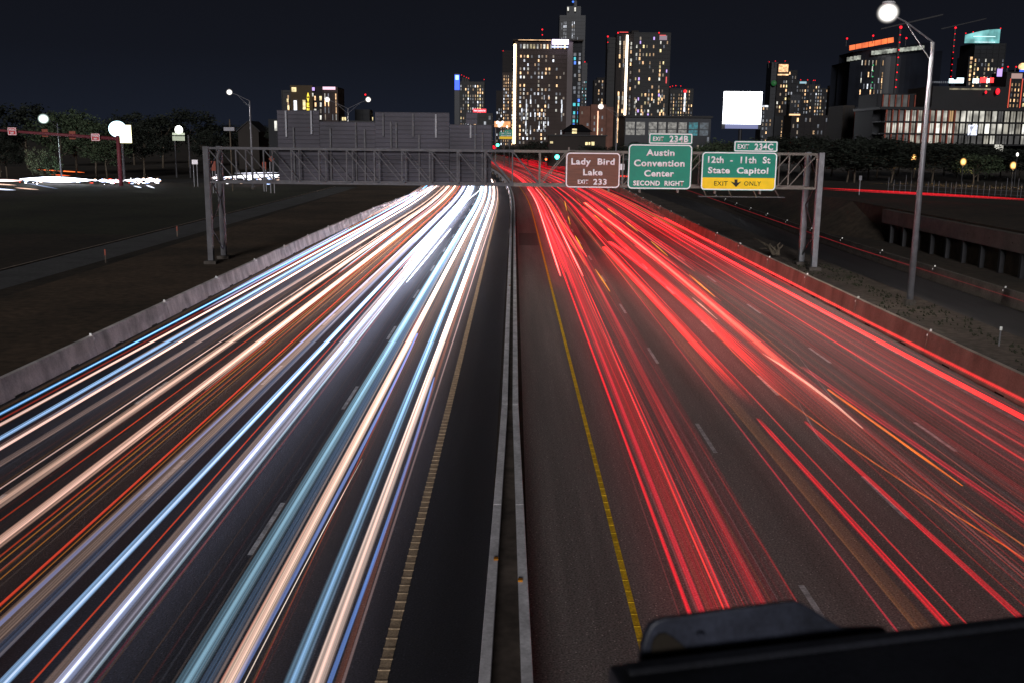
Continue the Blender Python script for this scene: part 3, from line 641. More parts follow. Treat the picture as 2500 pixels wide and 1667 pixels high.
R = [   # label, points, width, colour, gain, near Y or None, far Y or None, core
 ("bright red line bounding the red streaks on the left", [(1687,1506),(1602,1264),(1500,1008),(1421,780),(1370,675),(1290,460)], .07, RED, 1.0, 8, 420, None),
 ("salmon pink streak ending beside the yellow edge line", [(1370,675),(1330,560),(1290,460)], .17, REDL, .6, 0, 0, (1.2,.5,.42)),
 ("crimson haze band in the first lane right of the yellow line", [(1747,1489),(1534,1000),(1440,770),(1300,460)], .62, (.16,.001,.004), 1.5, 8, 420, None),
 ("deep red streak inside the crimson haze band", [(1715,1489),(1518,1000),(1430,770),(1300,460)], .10, (.4,.006,.02), 1.5, 8, 420, None),
 ("left one of two twin scarlet lines in the first lane", [(1774,1489),(1543,1000),(1482,814),(1418,678),(1312,460)], .035, (1.1,.03,.03), 1.0, 8, 420, None),
 ("right one of two twin scarlet lines in the first lane", [(1786,1489),(1555,1000),(1490,814),(1425,678),(1316,460)], .035, (1.1,.02,.03), 1.0, 8, 420, None),
 ("long salmon streak ending in the middle of the first lane", [(1424,675),(1370,567),(1309,460)], .15, REDL, .7, 0, 0, (1.2,.5,.42)),
 ("thin salmon streak between the two long salmon ones", [(1385,627),(1355,560),(1328,520)], .10, REDL, .5, 0, 0, None),
 ("short bright red block beside the dark gap of the first lane", [(1407,617),(1380,562),(1345,515)], .24, (.6,.02,.03), .6, 0, 0, None),
 ("salmon streak along the edge of the dark gap", [(1431,627),(1390,562),(1355,520)], .12, REDL, .6, 0, 0, None),
 ("soft red band in the right half of the first lane", [(1874,1468),(1734,1234),(1611,1000),(1500,790),(1330,460)], .50, (.06,.001,.003), 1.6, 8, 420, (.25,.006,.012)),
 ("faint red band along the first dashed line", [(1921,1468),(1790,1234),(1650,1000),(1530,790),(1340,460)], .40, (.035,.001,.002), 1.6, 8, 420, None),
 ("thin red line through the grey second lane", [(2189,1510),(1925,1196),(1764,1000),(1700,923),(1574,753),(1360,470)], .04, (.5,.01,.03), 1.0, 8, 420, None),
 ("olive brown band along the dark gap of the second lane", [(2278,1519),(1887,1131),(1798,1000),(1700,879),(1560,715),(1440,575),(1352,470)], .30, (.085,.030,.008), .5, 8, 150, None),
 ("bright red streak beginning beside the brown band", [(2312,1527),(2095,1289),(1849,1021)], .13, (.95,.006,.02), 1.0, 8, 0, None),
 ("scarlet line right of the streak beside the brown band", [(2368,1519),(2095,1238),(1857,1000),(1740,870),(1600,715),(1365,470)], .04, (1.0,.02,.03), .8, 8, 300, None),
 ("broad salmon band, left of the pair in the second lane", [(1850,1000),(1775,920),(1710,855),(1608,740),(1475,603)], .46, (.75,.010,.012), 1.3, 0, 0, (.9,.05,.04)),
 ("broad salmon band, right of the pair in the second lane", [(1972,1025),(1911,960),(1812,866),(1642,713),(1487,590)], .42, (.70,.008,.012), 1.3, 0, 0, (.6,.03,.03)),
 ("bright red streak beginning over a lane dash", [(2491,1506),(2223,1264),(1966,1028)], .13, (.95,.006,.02), 1.0, 8, 0, None),
 ("widest salmon streak sweeping down the third lane", [(2240,1160),(2074,1035),(1955,943),(1870,860),(1785,775),(1700,705),(1625,650),(1506,556),(1424,495)], .60, (.42,.008,.010), 1.6, 0, 0, (1.1,.16,.10)),
 ("red band along the left side of the widest streak", [(2130,1120),(1972,985),(1850,880),(1744,787),(1625,687),(1506,586),(1424,505)], .40, (.45,.004,.008), 1.4, 0, 0, None),
 ("cream white streak at the right side of the widest red band", [(2105,1045),(2040,985),(1980,940),(1920,903),(1863,862)], .10, (.9,.62,.45), .3, 0, 0, None),
 ("cream spark in the middle of the widest salmon streak", [(1751,780),(1718,750),(1690,727)], .10, (1.2,.7,.5), .3, 0, 0, None),
 ("thin orange line crossing from the third lane into the second", [(2500,1349),(2300,1240),(2108,1131),(1972,1008),(1795,845),(1717,777)], .045, (.75,.12,.01), .5, 8, 0, None),
 ("vivid orange streak in the third lane", [(2349,1185),(2180,1062),(2020,949)], .085, (1.3,.24,.01), .2, 0, 0, None),
 ("thin copper line in the third lane, left of the vivid orange one", [(1958,899),(1900,850),(1843,804)], .04, (.5,.12,.02), .5, 0, 0, None),
 ("thin copper line leaving the frame at the lower right", [(2500,1336),(2400,1250),(2296,1204)], .045, (.5,.14,.03), .3, 8, 0, None),
 ("red streak beginning in the third lane by the grey squiggle", [(2500,1264),(2300,1130),(2125,1008),(1958,894)], .16, (.42,.008,.02), 1.0, 8, 0, None),
 ("short scarlet streak ending in the dark part of the third lane", [(1778,767),(1740,735),(1683,698)], .10, (1.0,.02,.03), .6, 0, 0, None),
 ("thin scarlet line along the fourth lane", [(2500,1122),(2040,835),(1870,729),(1700,622),(1523,511)], .07, (.8,.02,.02), .9, 8, 300, None),
 ("faint rose band in the fourth lane", [(2500,1120),(2250,985),(2040,865),(1870,760),(1700,655),(1500,520)], .60, (.018,.002,.003), 1.6, 8, 420, None),
 ("rose line right of the faint rose band", [(2500,1085),(2250,950),(2040,838),(1870,745),(1700,640),(1500,510)], .06, (.28,.01,.02), 1.0, 8, 420, None),
 ("boldest orange-red streak beside the right edge line", [(2500,1015),(2210,872),(2006,763),(1778,630),(1593,532)], .26, (1.5,.010,.018), .9, 8, 0, (.3,.05,.04)),
 ("second bold red streak, over the foot of the tan barrier", [(2500,978),(2244,845),(2040,750),(2000,722),(1812,630),(1622,532)], .22, (.75,.012,.015), 1.1, 8, 0, None),
 ("dim crimson streak leading on from the two bold ones", [(1640,545),(1605,518),(1540,480),(1500,460)], .45, (.12,.002,.006), .8, 0, 420, None),
 ("pair of short scarlet dashes in the third lane", [(1602,638),(1575,618),(1549,600)], .12, REDL, .2, 0, 0, None),
 ("short scarlet dash just right of the pair", [(1620,640),(1590,618),(1562,597)], .12, RED, .4, 0, 0, None),
]
for lab, pts, w, c, a, ny, fy, core in R:
    W = sorted(at(*p, .75).y for p in pts)
    n0 = W[0] if not ny else ny; f0 = W[-1] if not fy else fy
    fd = (W[0], W[0] + (W[-1] - W[0]) * .22) if (not ny and w >= .4) else None; w *= 1.3; sp_ = bundle(centre(pts, .75, n0, f0), w, cf(c, gainR, a, fd), .5, lab)
    if core: sp_.append((centre(pts, .75, n0, f0), w * .3, cf(core, gainR, a, fd), .5))
    make_trail("taillight_trail", sp_, M["trail"], lab, "light trail", "taillight trails over the right road")
def z6(x, y): return 1200 + x / 2.94, 440 + y / 2.94
YL = [((525,150),(540,220),"nearest the dark gap, upper"), ((550,260),(565,320),"nearest the dark gap, lower"), ((600,400),(655,500),"long, beside the first dashed line"), ((745,640),(850,800),"longest, along the first dashed line"),
      ((610,130),(640,165),"small, in the second lane near the gantry"), ((665,160),(692,192),"small, right of another near the gantry"), ((735,250),(800,305),"thick, in the second lane"), ((830,345),(885,385),"thick, below the other thick one"),
      ((835,205),(895,250),"slim, in the third lane near the gantry"), ((965,300),(1050,370),"slim, in the middle of the third lane"), ((1145,440),(1265,545),"long, in the third lane"), ((1420,680),(1605,840),"longest and lowest, in the third lane")]
for a, b, t in YL:
    pa, pb = z6(*b), z6(*a); P = centre([pa, pb], .75)
    make_trail("indicator_flash", [(P, .13, cf(YEL, gainR, .3), .5)], M["trail"], "yellow indicator flash, " + t, "light trail", "indicator flashes over the right road")
sp = []
for i in range(170):
    lanec = rnd.choice((3.6, 5.0, 8.0, 9.0, 11.2, 12.5, 15.0, 16.3)); x = lanec + rnd.gauss(0, .26)
    if 8.3 < x < 9.3 and rnd.random() < .7: x += 1.6
    z = rnd.uniform(.6, .95); y0 = rnd.uniform(60, 330) if i > 70 else rnd.uniform(50, 110); y1 = y0 + rnd.uniform(25, 220)
    c = rnd.choice((RED, RED, REDL, CRIM, (.9, .10, .08), (.9, .25, .05) if rnd.random() < .3 else RED)); f = rnd.uniform(.10, .55)
    P = [(x + bend(Y), Y, z) for Y in ys(y0, min(y1, 560))]
    sp.append((P, rnd.uniform(.05, .17), cf(tuple(q * f for q in c), gainR, .5), .6))
for i in range(60):    # merging lane beyond the gantry
    x = rnd.uniform(18, 27); y0 = rnd.uniform(230, 480); y1 = y0 + rnd.uniform(40, 180)
    P = [(x + bend(Y) - (Y - 230) * .012, Y, .8) for Y in ys(y0, y1)]
    sp.append((P, rnd.uniform(.08, .22), cf(tuple(q * rnd.uniform(.15, .6) for q in RED), gainR, .4), .6))
for i in range(170):   # hair-thin lines near the camera
    x = rnd.choice((3.9, 4.9, 10.3, 12.6, 14.3, 15.3, 16.4, 11.2, 13.2)) + rnd.gauss(0, .5); z = rnd.uniform(.5, .95)
    P = [(x + .15 * math.sin(Y * .02 + i) + bend(Y), Y, z) for Y in ys(10, rnd.uniform(50, 200))]
    c = rnd.choice(((.22, .003, .006), (.10, .012, .014), (.36, .004, .006), (.07, .02, .004), (.07, .045, .048), (.12, .003, .005)))
    sp.append((P, rnd.uniform(.015, .045), cf(tuple(q * .8 for q in c), gainR, .35), .6))
make_trail("light_streaks", sp, M["trail"], "fine red streaks filling the right road between the broad bands", kind="stuff")
# pale squiggles reflected from bodywork
for k, (pts, lab) in enumerate((([(1909,790),(1935,798),(1960,815),(1990,840)], "thin pale squiggle in the fourth lane, upper of the three"),
                     ([(1868,815),(1900,830),(1935,850),(1965,890),(2010,945),(2060,1005)], "long thin pale squiggle in the third lane"),
                     ([(1945,972),(1965,1010),(1990,1060),(2060,1130)], "thin pale squiggle over the second lane"))):
    P = centre(pts[::-1], .9, smooth=False); make_trail("light_squiggle", [(P, .03, cf((.25, .2, .2), gainR, .3), .6)], M["trail"], lab, "light trail", "pale squiggles over the right road")

# frontage roads: streaks that run across the view
def cross(name, specs, label, group):
    V, Fc, C = [], [], []; n = 8
    for a, b, w, c in specs:
        a, b = Vector(a), Vector(b); k0 = len(V); K = 10
        for i in range(K):
            t = i / (K - 1); p = a.lerp(b, t); tw = .06 + .94 * max(0, math.sin(math.pi * min(1, max(0, t)))) ** .9
            for k in range(n):
                an = 2 * math.pi * k / n; V.append((p.x, p.y + w / 2 * tw * math.cos(an), p.z + w / 2 * tw * math.sin(an))); C.append((*c, 1))
        for i in range(K - 1):
            for k in range(n):
                k2 = (k + 1) % n; Fc.append([k0 + i * n + k, k0 + i * n + k2, k0 + (i + 1) * n + k2, k0 + (i + 1) * n + k])
    me = bpy.data.meshes.new(name); me.from_pydata(V, [], Fc); me.materials.append(M["trailx"])
    at_ = me.attributes.new("glow", 'FLOAT_COLOR', 'POINT'); at_.data.foreach_set("color", [x for c in C for x in c])
    me.polygons.foreach_set("use_smooth", [True] * len(me.polygons))
    o = bpy.data.objects.new(name, me); col.objects.link(o); return tag(o, label, "light trail", group)
GL = "headlight streaks along the left frontage road"
def ff(px, py): return at(px, py, .8)
for (a, b, w, c, lab) in (
    ((-30, 441), (55, 442), .55, (2.5, 1.8, 1.7), "pinkish white headlight streak at the left edge of the picture"),
    ((48, 438), (228, 441), 1.15, (9, 9.5, 11), "thickest blinding white streak below the red mast"),
    ((95, 434), (190, 437), .5, (7, 8, 10), "short white streak riding on the thickest one"),
    ((-30, 449), (40, 453), .22, (2, 1.2, .9), "peach streak just below the left edge glow"),
    ((-30, 461), (38, 465), .25, (1.6, 1.8, 2.4), "bluish white streak, lowest at the left edge"),
    ((36, 459), (95, 464), .2, (2, 1.2, .9), "peach streak below the thickest white one"),
    ((60, 447), (142, 462), .18, (.5, .6, 1.0), "dim blue streak slanting down right of the peach one"),
    ((92, 415), (207, 422), .28, (3.5, .55, .12), "long orange streak above the white glow"),
    ((124, 427), (172, 430), .2, (2.5, .3, .08), "short orange streak under the long orange one"),
    ((240, 442), (265, 442), .6, (6, 6, 7), "white flare left of the red mast post"),
    ((262, 442), (292, 443), .45, (4, 4, 4.5), "white flare close behind the red mast post"),
    ((302, 441), (332, 442), .5, (4, 4, 4.5), "white flare just right of the red mast post"),
    ((326, 455), (346, 459), .25, (3, 3.4, 4), "small white dash below the flares"),
    ((350, 440), (386, 441), .75, (8, 7.5, 8.5), "white flare at the right end of the dark gap"),
    ((356, 453), (378, 460), .3, (4, 4.2, 5), "small slanting white dash below the right flare"),
    ((517, 435), (531, 435), .5, (4, 3.5, 3.5), "small white flare between the left gantry columns"),
    ((545, 434), (690, 428), .9, (7, 7, 8), "broad white streak behind the left end of the truss"),
    ((575, 441), (662, 446), .35, (4, 3.2, 3), "warm streak below the broad white one"),
    ((572, 424), (680, 422), .22, (3, 3, 3.6), "thin white streak above the broad one"),
    ((540, 441), (575, 448), .22, (2, 2.4, 4), "blue-white dash left of the warm streak"),
    ((680, 447), (760, 449), .14, (1.2, .8, .7), "thin peach streak low behind the truss")):
    cross("headlight_streak", [(ff(*a), ff(*b), w, tuple(q * .6 for q in c))], lab, GL)
rh = random.Random(21); hs = []
for i in range(210):
    k = rh.random(); lo, hi = (240, 386) if k < .42 else (520, 690) if k < .85 else (40, 235)
    px = rh.uniform(lo, hi); py = 441 + rh.gauss(0, 3.2 if px < 400 else 5.5) + (2 if px < 400 else -3); w = rh.uniform(.08, .32); ln = rh.uniform(1.5, 12)
    c = rh.choice(((3, 3.2, 4), (4, 3.8, 4.2), (3, 2.0, 1.5), (1.6, 2.2, 4), (1.2, .1, .05) if rh.random() < .3 else (3, 3, 3)))
    py = min(462, max(428, py)); hs.append((ff(px, py), ff(px + ln, py + ln * (.02 if px < 400 else -.04)), w, c))
o = cross("headlight_glints", hs, "small uncounted glints of queued headlights along the left frontage road", None); o["kind"] = "stuff"; del o["category"]
cross("taillight_streak", [(at(2004, 459.5, RB + 1.0), at(2540, 489, RB + 1.0), .22, (.9, .01, .02)), (at(2004, 463, RB + .9), at(2540, 491.5, RB + .9), .12, (.5, .01, .02))], "red taillight streak along the right frontage road", None)
cross("taillight_streak", [(at(1600, 433, .9), at(1860, 449, .9), .5, (1.0, .02, .03)), (at(1450, 428, .9), at(1640, 436, .9), .5, (1.2, .05, .03))], "red taillight streak seen between the guide signs", None)
P = centre([(1500, 400), (1700, 475), (1994, 625), (2380, 805)][1:], .75, 20, 190)
make_trail("taillight_trail", [([(28.15 + max(0, Y - 84) * .03, Y, .8) for Y in ys(10, 190)], .10, cf((.16, .006, .01), gainR, .7), .6)], M["trail"], "dim red streak along the dark ramp", "light trail")

# ---------------------------------------------------------------- street lamps
def spot(parent, loc, watts, color=(1, .93, .85), ang=150, r=.25):
    ld = bpy.data.lights.new("lamp_light", "SPOT"); ld.energy = watts; ld.color = color; ld.spot_size = math.radians(ang); ld.spot_blend = .6; ld.shadow_soft_size = r
    o = bpy.data.objects.new("lamp_light", ld); col.objects.link(o); o.parent = parent; o.location = Vector(loc) - ORG[parent.name]; return o
def bloom_mat(name, c, s, p=3.0):
    """an oversized glowing ball, fading at its rim to imitate bloom round a lamp"""
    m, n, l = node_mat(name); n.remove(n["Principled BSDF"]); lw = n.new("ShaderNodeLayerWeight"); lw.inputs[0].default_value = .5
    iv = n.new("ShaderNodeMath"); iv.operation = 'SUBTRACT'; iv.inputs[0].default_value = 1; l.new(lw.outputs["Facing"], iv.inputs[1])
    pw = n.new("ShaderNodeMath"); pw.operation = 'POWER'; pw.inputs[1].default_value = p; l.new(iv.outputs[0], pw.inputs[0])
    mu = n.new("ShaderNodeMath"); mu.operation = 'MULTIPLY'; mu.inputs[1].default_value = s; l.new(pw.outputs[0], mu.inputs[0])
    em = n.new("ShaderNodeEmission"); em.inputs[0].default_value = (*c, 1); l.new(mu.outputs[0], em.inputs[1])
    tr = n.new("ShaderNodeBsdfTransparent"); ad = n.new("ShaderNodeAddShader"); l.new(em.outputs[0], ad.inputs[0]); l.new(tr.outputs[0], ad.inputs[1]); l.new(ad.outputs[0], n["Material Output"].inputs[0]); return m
LAMPW = bloom_mat("lamp_bloom_white", (1.0, .95, .88), 4.5, 7.0); LAMPO = bloom_mat("lamp_bloom_amber", (1.0, .50, .14), 2.4, 5.0); LAMPG = bloom_mat("lamp_bloom_cool", (.80, 1.0, .92), 4.5, 6.0)  # lamp bloom shaped as soft-rimmed glowing balls
def street_lamp(label, base, hgt, heads, watts, gm=None, r0=.17, head=.34, color=(1, .93, .85), group=None):
    b = Vector(base); root = thing("street_lamp", label, "street lamp", b, group)
    MB().tube([b + Vector((0, 0, .3)), b + Vector((0, 0, hgt * .5)), b + Vector((0, 0, hgt))], [r0, r0 * .8, r0 * .55], 10).build("pole", M["galv"], root, smooth=True)
    MB().tube([b, b + Vector((0, 0, .35))], r0 * 1.8, 10).build("base", M["conc_d"], root)
    for h in heads:
        h = Vector(h); t = b + Vector((0, 0, hgt)); t2 = b + Vector((0, 0, hgt * .93)); m_ = t.lerp(h, .62) + Vector((0, 0, .12))
        MB().tube([t, m_, h], .045, 6).build("arm", M["galv"], root); MB().tube([t2, m_], .035, 6).build("arm_brace", M["galv"], root)
        hd = MB().ball(h + Vector((0, 0, .35 * head + .35)), head * .8, .4).build("lamp_head", M["galv"], root, smooth=True)
        MB().ball(h, head * 1.5, .95, 28, 18).build("lamp_bloom", gm or LAMPW, hd, smooth=True)
        if watts: spot(root, h - Vector((0, 0, head * .7 + .05)), watts, color)
    return root
bb = at(2220, 745); hh = atY(2168, 32, bb.y); tp = atY(2293, 104, bb.y)
street_lamp("tall street lamp with a blinding head beside the ramp on the right", bb, tp.z, [hh], 4200, head=.46, r0=.2)
bb = at(618, 463); street_lamp("street lamp with one arm left of the ribbed sign backs", bb, atY(609, 247, bb.y).z, [atY(560, 226, bb.y)], 1500, head=.42, r0=.22)
Yd = 235; street_lamp("double-armed street lamp rising behind the sign backs", (atY(850, 300, Yd).x, Yd, 0), atY(850, 266, Yd).z, [atY(799, 244, Yd), atY(899, 244, Yd)], 900, head=.5, r0=.22)
Yd = 262; street_lamp("street lamp in front of the brick building in the centre", (atY(1505, 330, Yd).x, Yd, 0), atY(1506, 276, Yd).z, [atY(1467, 261, Yd)], 1500, head=.62, r0=.2)
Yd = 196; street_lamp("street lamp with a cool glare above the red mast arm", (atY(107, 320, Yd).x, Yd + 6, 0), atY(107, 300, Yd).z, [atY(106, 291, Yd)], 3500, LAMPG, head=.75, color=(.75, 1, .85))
for k, (px, py, Y, lab) in enumerate(((2230, 386, 150, "amber park lamp left of the tall pole among dark trees"), (2352, 396, 145, "amber park lamp right of the tall pole, lighting grass"), (2474, 405, 140, "amber park lamp at the right edge of the picture"))):
    h = atY(px, py, Y); root = thing("park_lamp", lab, "park lamp", (h.x, Y, RB), "amber park lamps beyond the right frontage road")
    MB().tube([(h.x, Y, RB), (h.x, Y, h.z - .25)], .07, 8).build("pole", M["dark"], root)
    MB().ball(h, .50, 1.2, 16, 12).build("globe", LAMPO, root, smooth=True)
    spot(root, h - Vector((0, 0, .45)), 500, (1, .62, .25), 160)
h = atY(2484, 378, 135); root = thing("park_lamp", "white lamp above the amber one at the right edge", "park lamp", (h.x, 135, RB))
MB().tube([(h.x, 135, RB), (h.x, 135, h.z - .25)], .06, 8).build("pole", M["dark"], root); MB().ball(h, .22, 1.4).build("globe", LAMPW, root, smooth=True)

# traffic signals and small distant furniture
def signal(label, px, py, Y, c, s, r):
    h = atY(px, py, Y); root = thing("traffic_light", label, "traffic light", (h.x, Y, 0))
    MB().tube([(h.x, Y, 0), (h.x, Y, h.z + 1)], .10, 8).build("pole", M["truss"], root)
    MB().box(h.x - .3, h.x + .3, Y - .35, Y - .1, h.z - .5, h.z + .9).build("housing", M["dark"], root)
    MB().ball((h.x, Y - .4, h.z), r).build("lens", glow("signal_" + label[:4], c, s), root, smooth=True)
signal("green traffic light behind the truss", 1360, 384, 300, (.05, 1, .8), 14, .62)
signal("red traffic light left of the green one", 1333, 390, 320, (1, .08, .02), 10, .30)

# wrong-way mast on the left
Yw = 190; ORGm = atY(288, 340, Yw)
root = thing("mast_arm_pole", "red-lit mast arm with small red and blank signs over the left frontage road", "mast arm", (ORGm.x, Yw, 0))
MB().tube([(ORGm.x, Yw, 0), (ORGm.x, Yw, ORGm.z + .6)], [.42, .36], 10).build("post", M["lit_red"], root, smooth=True)
a = atY(-60, 315, Yw); MB().tube([(a.x, Yw, a.z), (ORGm.x, Yw, ORGm.z)], [.2, .36], 8).build("arm", M["lit_red"], root, smooth=True)
for px0, px1, py0, py1, txt in ((18, 40.5, 312, 331, 1), (94, 110, 316, 335, 0), (161, 178, 321, 341, 0), (222, 244, 327, 345, 1)):
    p, q = atY(px0, py0, Yw - .7), atY(px1, py1, Yw - .7)
    if txt:
        s = thing("wrong_way_sign", "red sign reading wrong way " + ("at the far left of the mast arm" if px0 < 100 else "nearest the mast post"), "road sign", (p.x, Yw - .7, q.z))
        MB().box(p.x, q.x, Yw - .7, Yw - .62, q.z, p.z).build("panel", M["red_s"], s)
        ring_ = MB(); ring(ring_, rrect(p.x + .04, q.x - .04, q.z + .04, p.z - .04, .1), rrect(p.x + .12, q.x - .12, q.z + .12, p.z - .12, .06), Yw - .72, Yw - .70); ring_.build("border", M["white"], s)
        h_ = p.z - q.z; w_ = q.x - p.x
        letters("lettering", "WRONG", p.x + w_ * .14, q.x - w_ * .14, q.z + h_ * .56, q.z + h_ * .84, Yw - .72, M["white"], s, bold=.03)
        letters("lettering", "WAY", p.x + w_ * .27, q.x - w_ * .27, q.z + h_ * .16, q.z + h_ * .44, Yw - .72, M["white"], s, bold=.03)
    else:
        s = thing("blank_sign", "back of a small red-lit sign " + ("below the cool glaring lamp" if px0 < 150 else "in the middle of the mast arm"), "road sign", (p.x, Yw + .6, q.z))
        MB().box(p.x, q.x, Yw + .55, Yw + .62, q.z, p.z).build("panel", M["orange_s"], s)  # red light on the sign back put into the panel colour
# lit roadside business signs
Ys = 205; c = atY(286, 316, Ys)
root = thing("business_sign", "overexposed pole sign with a round blue-white disc and a yellow box", "sign", (c.x, Ys, 0))
mb = MB(); plate(mb, [(c.x + 1.75 * math.cos(t * math.pi / 12), c.z + 1.6 * math.sin(t * math.pi / 12)) for t in range(24)], Ys, Ys + .4); mb.build("disc", glow("sign_disc", (.55, .9, 1.0), 3.5), root)
p, q = atY(288, 306, Ys), atY(318, 350, Ys)
MB().box(p.x, q.x, Ys + .45, Ys + .9, q.z, p.z).build("box", glow("sign_box", (1.0, .93, .55), 3.0), root)
MB().box(p.x + .3, q.x - 1.4, Ys + .38, Ys + .44, q.z + .6, p.z - .3).build("lit_panel", glow("sign_panel", (1, 1, 1), 6), root)
MB().tube([(c.x + .6, Ys + .6, 0), (c.x + .6, Ys + .6, q.z)], .25, 8).build("post", M["truss"], root)
Ys = 230; c = atY(436, 318, Ys)
root = thing("business_sign", "small lit white round sign over a row of letters on two posts", "sign", (c.x, Ys, 0))
mb = MB(); plate(mb, [(c.x + .85 * math.cos(t * math.pi / 12), c.z + .95 * math.sin(t * math.pi / 12)) for t in range(24)], Ys, Ys + .3); mb.build("disc", glow("oval_sign", (1, 1, .93), 4), root)
p, q = atY(421, 325, Ys), atY(452, 337, Ys)
mb = MB()
for i in range(9): x = p.x + (q.x - p.x) * i / 9; mb.box(x, x + .22, Ys - .1, Ys, q.z + .55, p.z)
for i in range(12): x = p.x + (q.x - p.x) * i / 12; mb.box(x, x + .1, Ys - .1, Ys, q.z - .7, q.z + .3)
mb.build("letter_row", glow("letter_row", (.9, 1, .75), .8), root)
for px in (425, 459): x = atY(px, 340, Ys).x; MB().tube([(x, Ys + .4, 0), (x, Ys + .4, q.z + .6)], .18, 8).build("post", M["truss"], root)
# posts, small signs
def small_sign(label, px0, px1, py0, py1, Y, m, legs=2, diamond=False, pybase=None):
    p, q = atY(px0, py0, Y), atY(px1, py1, Y); root = thing("roadside_sign", label, "road sign", ((p.x + q.x) / 2, Y, 0)); mb = MB()
    if diamond: cx_, cz_, r_ = (p.x + q.x) / 2, (p.z + q.z) / 2, (q.x - p.x) / 2; plate(mb, [(cx_ + r_, cz_), (cx_, cz_ + r_), (cx_ - r_, cz_), (cx_, cz_ - r_)], Y, Y + .04)
    else: mb.box(p.x, q.x, Y, Y + .04, q.z, p.z)
    mb.build("panel", m, root)
    for k in ([.2, .8] if legs == 2 else [.5]): x = p.x + (q.x - p.x) * k; MB().box(x - .05, x + .05, Y + .05, Y + .12, 0, q.z + .1).build("post", M["galv"], root)
small_sign("blank white sign on two posts left of the gantry", 468, 483, 391, 402, 190, M["white"])
small_sign("orange diamond work sign behind the truss", 655, 670, 380, 398, 170, M["orange_s"], 2, True)
small_sign("upright orange panel sign below the orange diamond", 640, 650, 396, 415, 175, M["orange_s"])
small_sign("orange panel sign between the left gantry columns", 515, 527, 394, 418, 168, M["orange_s"])
small_sign("white speed limit sign between the brown and green signs", 1514, 1524, 401, 416, 200, M["white"], 1)
small_sign("small grey sign by the right frontage fence", 2098, 2104, 430, 441, 118, M["galv"], 1)
for px, py0, py1, lab in ((258, 612, 634, "orange marker post in the dark field, nearer one"), (433, 558, 571, "orange marker post in the dark field, farther one"), (347, 790, 812, "")):
    if lab:
        p = at(px, py1 + 8); root = thing("marker_post", lab, "marker post", p)
        MB().box(p.x - .05, p.x + .05, p.y, p.y + .03, 0, 1.0).build("post", M["dirt_r"], root); MB().box(p.x - .06, p.x + .06, p.y - .01, p.y, .55, 1.0).build("band", M["orange_s"], root)
p = at(2439, 845); root = thing("marker_post", "slim white-topped marker post in the verge at the right edge", "marker post", p)
MB().box(p.x - .03, p.x + .03, p.y, p.y + .03, 0, .75).build("post", M["galv"], root); MB().box(p.x - .06, p.x + .06, p.y - .02, p.y, .75, .92).build("reflector", M["refl"], root)
x = atY(562, 330, 175).x; root = thing("utility_pole", "slim grey utility pole with a small box behind the left truss", "utility pole", (x, 175, 0))
MB().tube([(x, 175, 0), (x, 175, atY(560, 292, 175).z)], .12, 8).build("pole", M["bark"], root); q = atY(560, 316, 175); MB().box(q.x - .9, q.x + .9, 174.7, 175.2, q.z - .3, q.z + .3).build("box", M["galv"], root)
# fence along the right frontage road
root = thing("wire_fence", "wire fence on thin pale posts along the right frontage road", "fence", (50, 100, RB))
for i in range(26):
    px = 2170 + i * 13.5 + rnd.uniform(-3, 3); p = at(px, 468 + (px - 2170) * .05 + rnd.uniform(-2, 2), RB + .3); h_ = rnd.choice((1.3, 1.5, 1.7, 2.1))
    MB().tube([p, p + Vector((0, 0, h_))], .022, 6).build("post", M["galv"], root)
MB().tube([at(2170, 462, RB + .9), at(2520, 480, RB + .9)], .012, 5).build("wire", M["galv"], root); MB().tube([at(2170, 452, RB + 1.4), at(2520, 470, RB + 1.4)], .012, 5).build("wire", M["galv"], root)

# fallen branch and brush behind the right barrier
root = thing("fallen_branch", "dark twisted dead branch lying behind the tan barrier", "branch", (at(1900, 625).x, at(1900, 625).y, 0))
for k in range(9):
    a = Vector(at(1895 + rnd.uniform(-8, 8), 622, .25)); P = [a]
    d = Vector((rnd.uniform(-1.6, .5), rnd.uniform(-.5, 3.2), rnd.uniform(.1, .9)))
    for j in range(4): P.append(P[-1] + d * .35 + Vector((rnd.uniform(-.2, .2), rnd.uniform(-.2, .2), -.13 * j + .15)))
    MB().tube(P, [.11 - .02 * j for j in range(5)], 5).build("limb", M["bark"], root)

# ---------------------------------------------------------------- trees
def crown_mesh(name, seed, n_cl, per, leaf):
    r = random.Random(seed); V, Fc = [], []
    for i in range(n_cl):
        u, v = r.uniform(-1, 1), r.uniform(0, 2 * math.pi); s = math.sqrt(1 - u * u); rad = r.uniform(.35, 1.0) ** .6
        c = Vector((s * math.cos(v) * rad, s * math.sin(v) * rad, u * rad * .85)) * (1 + .22 * math.sin(3 * v + seed) * s)
        cr = r.uniform(.10, .26)
        for j in range(per):
            p = c + Vector((r.gauss(0, 1), r.gauss(0, 1), r.gauss(0, .8))) * cr * .6
            a = Vector((r.gauss(0, 1), r.gauss(0, 1), r.gauss(0, 1))).normalized(); b = a.cross(Vector((r.gauss(0, 1), r.gauss(0, 1), r.gauss(0, 1)))).normalized()
            sz = leaf * r.uniform(.6, 1.5); k = len(V)
            V += [tuple(p + a * sz), tuple(p + b * sz * .6), tuple(p - a * sz), tuple(p - b * sz * .6)]; Fc.append([k, k + 1, k + 2, k + 3])
    me = bpy.data.meshes.new(name); me.from_pydata(V, [], Fc); return me
CM = [crown_mesh("crown", s, 75, 46, .045) for s in (1, 2, 3, 4)]
CB = [crown_mesh("crown", s, 60, 30, .055) for s in (11, 12)]
CMM = {}
def crown_with(me, m):
    k = (me.name, m.name)
    if k not in CMM: c = me.copy(); c.materials.append(m); CMM[k] = c
    return CMM[k]
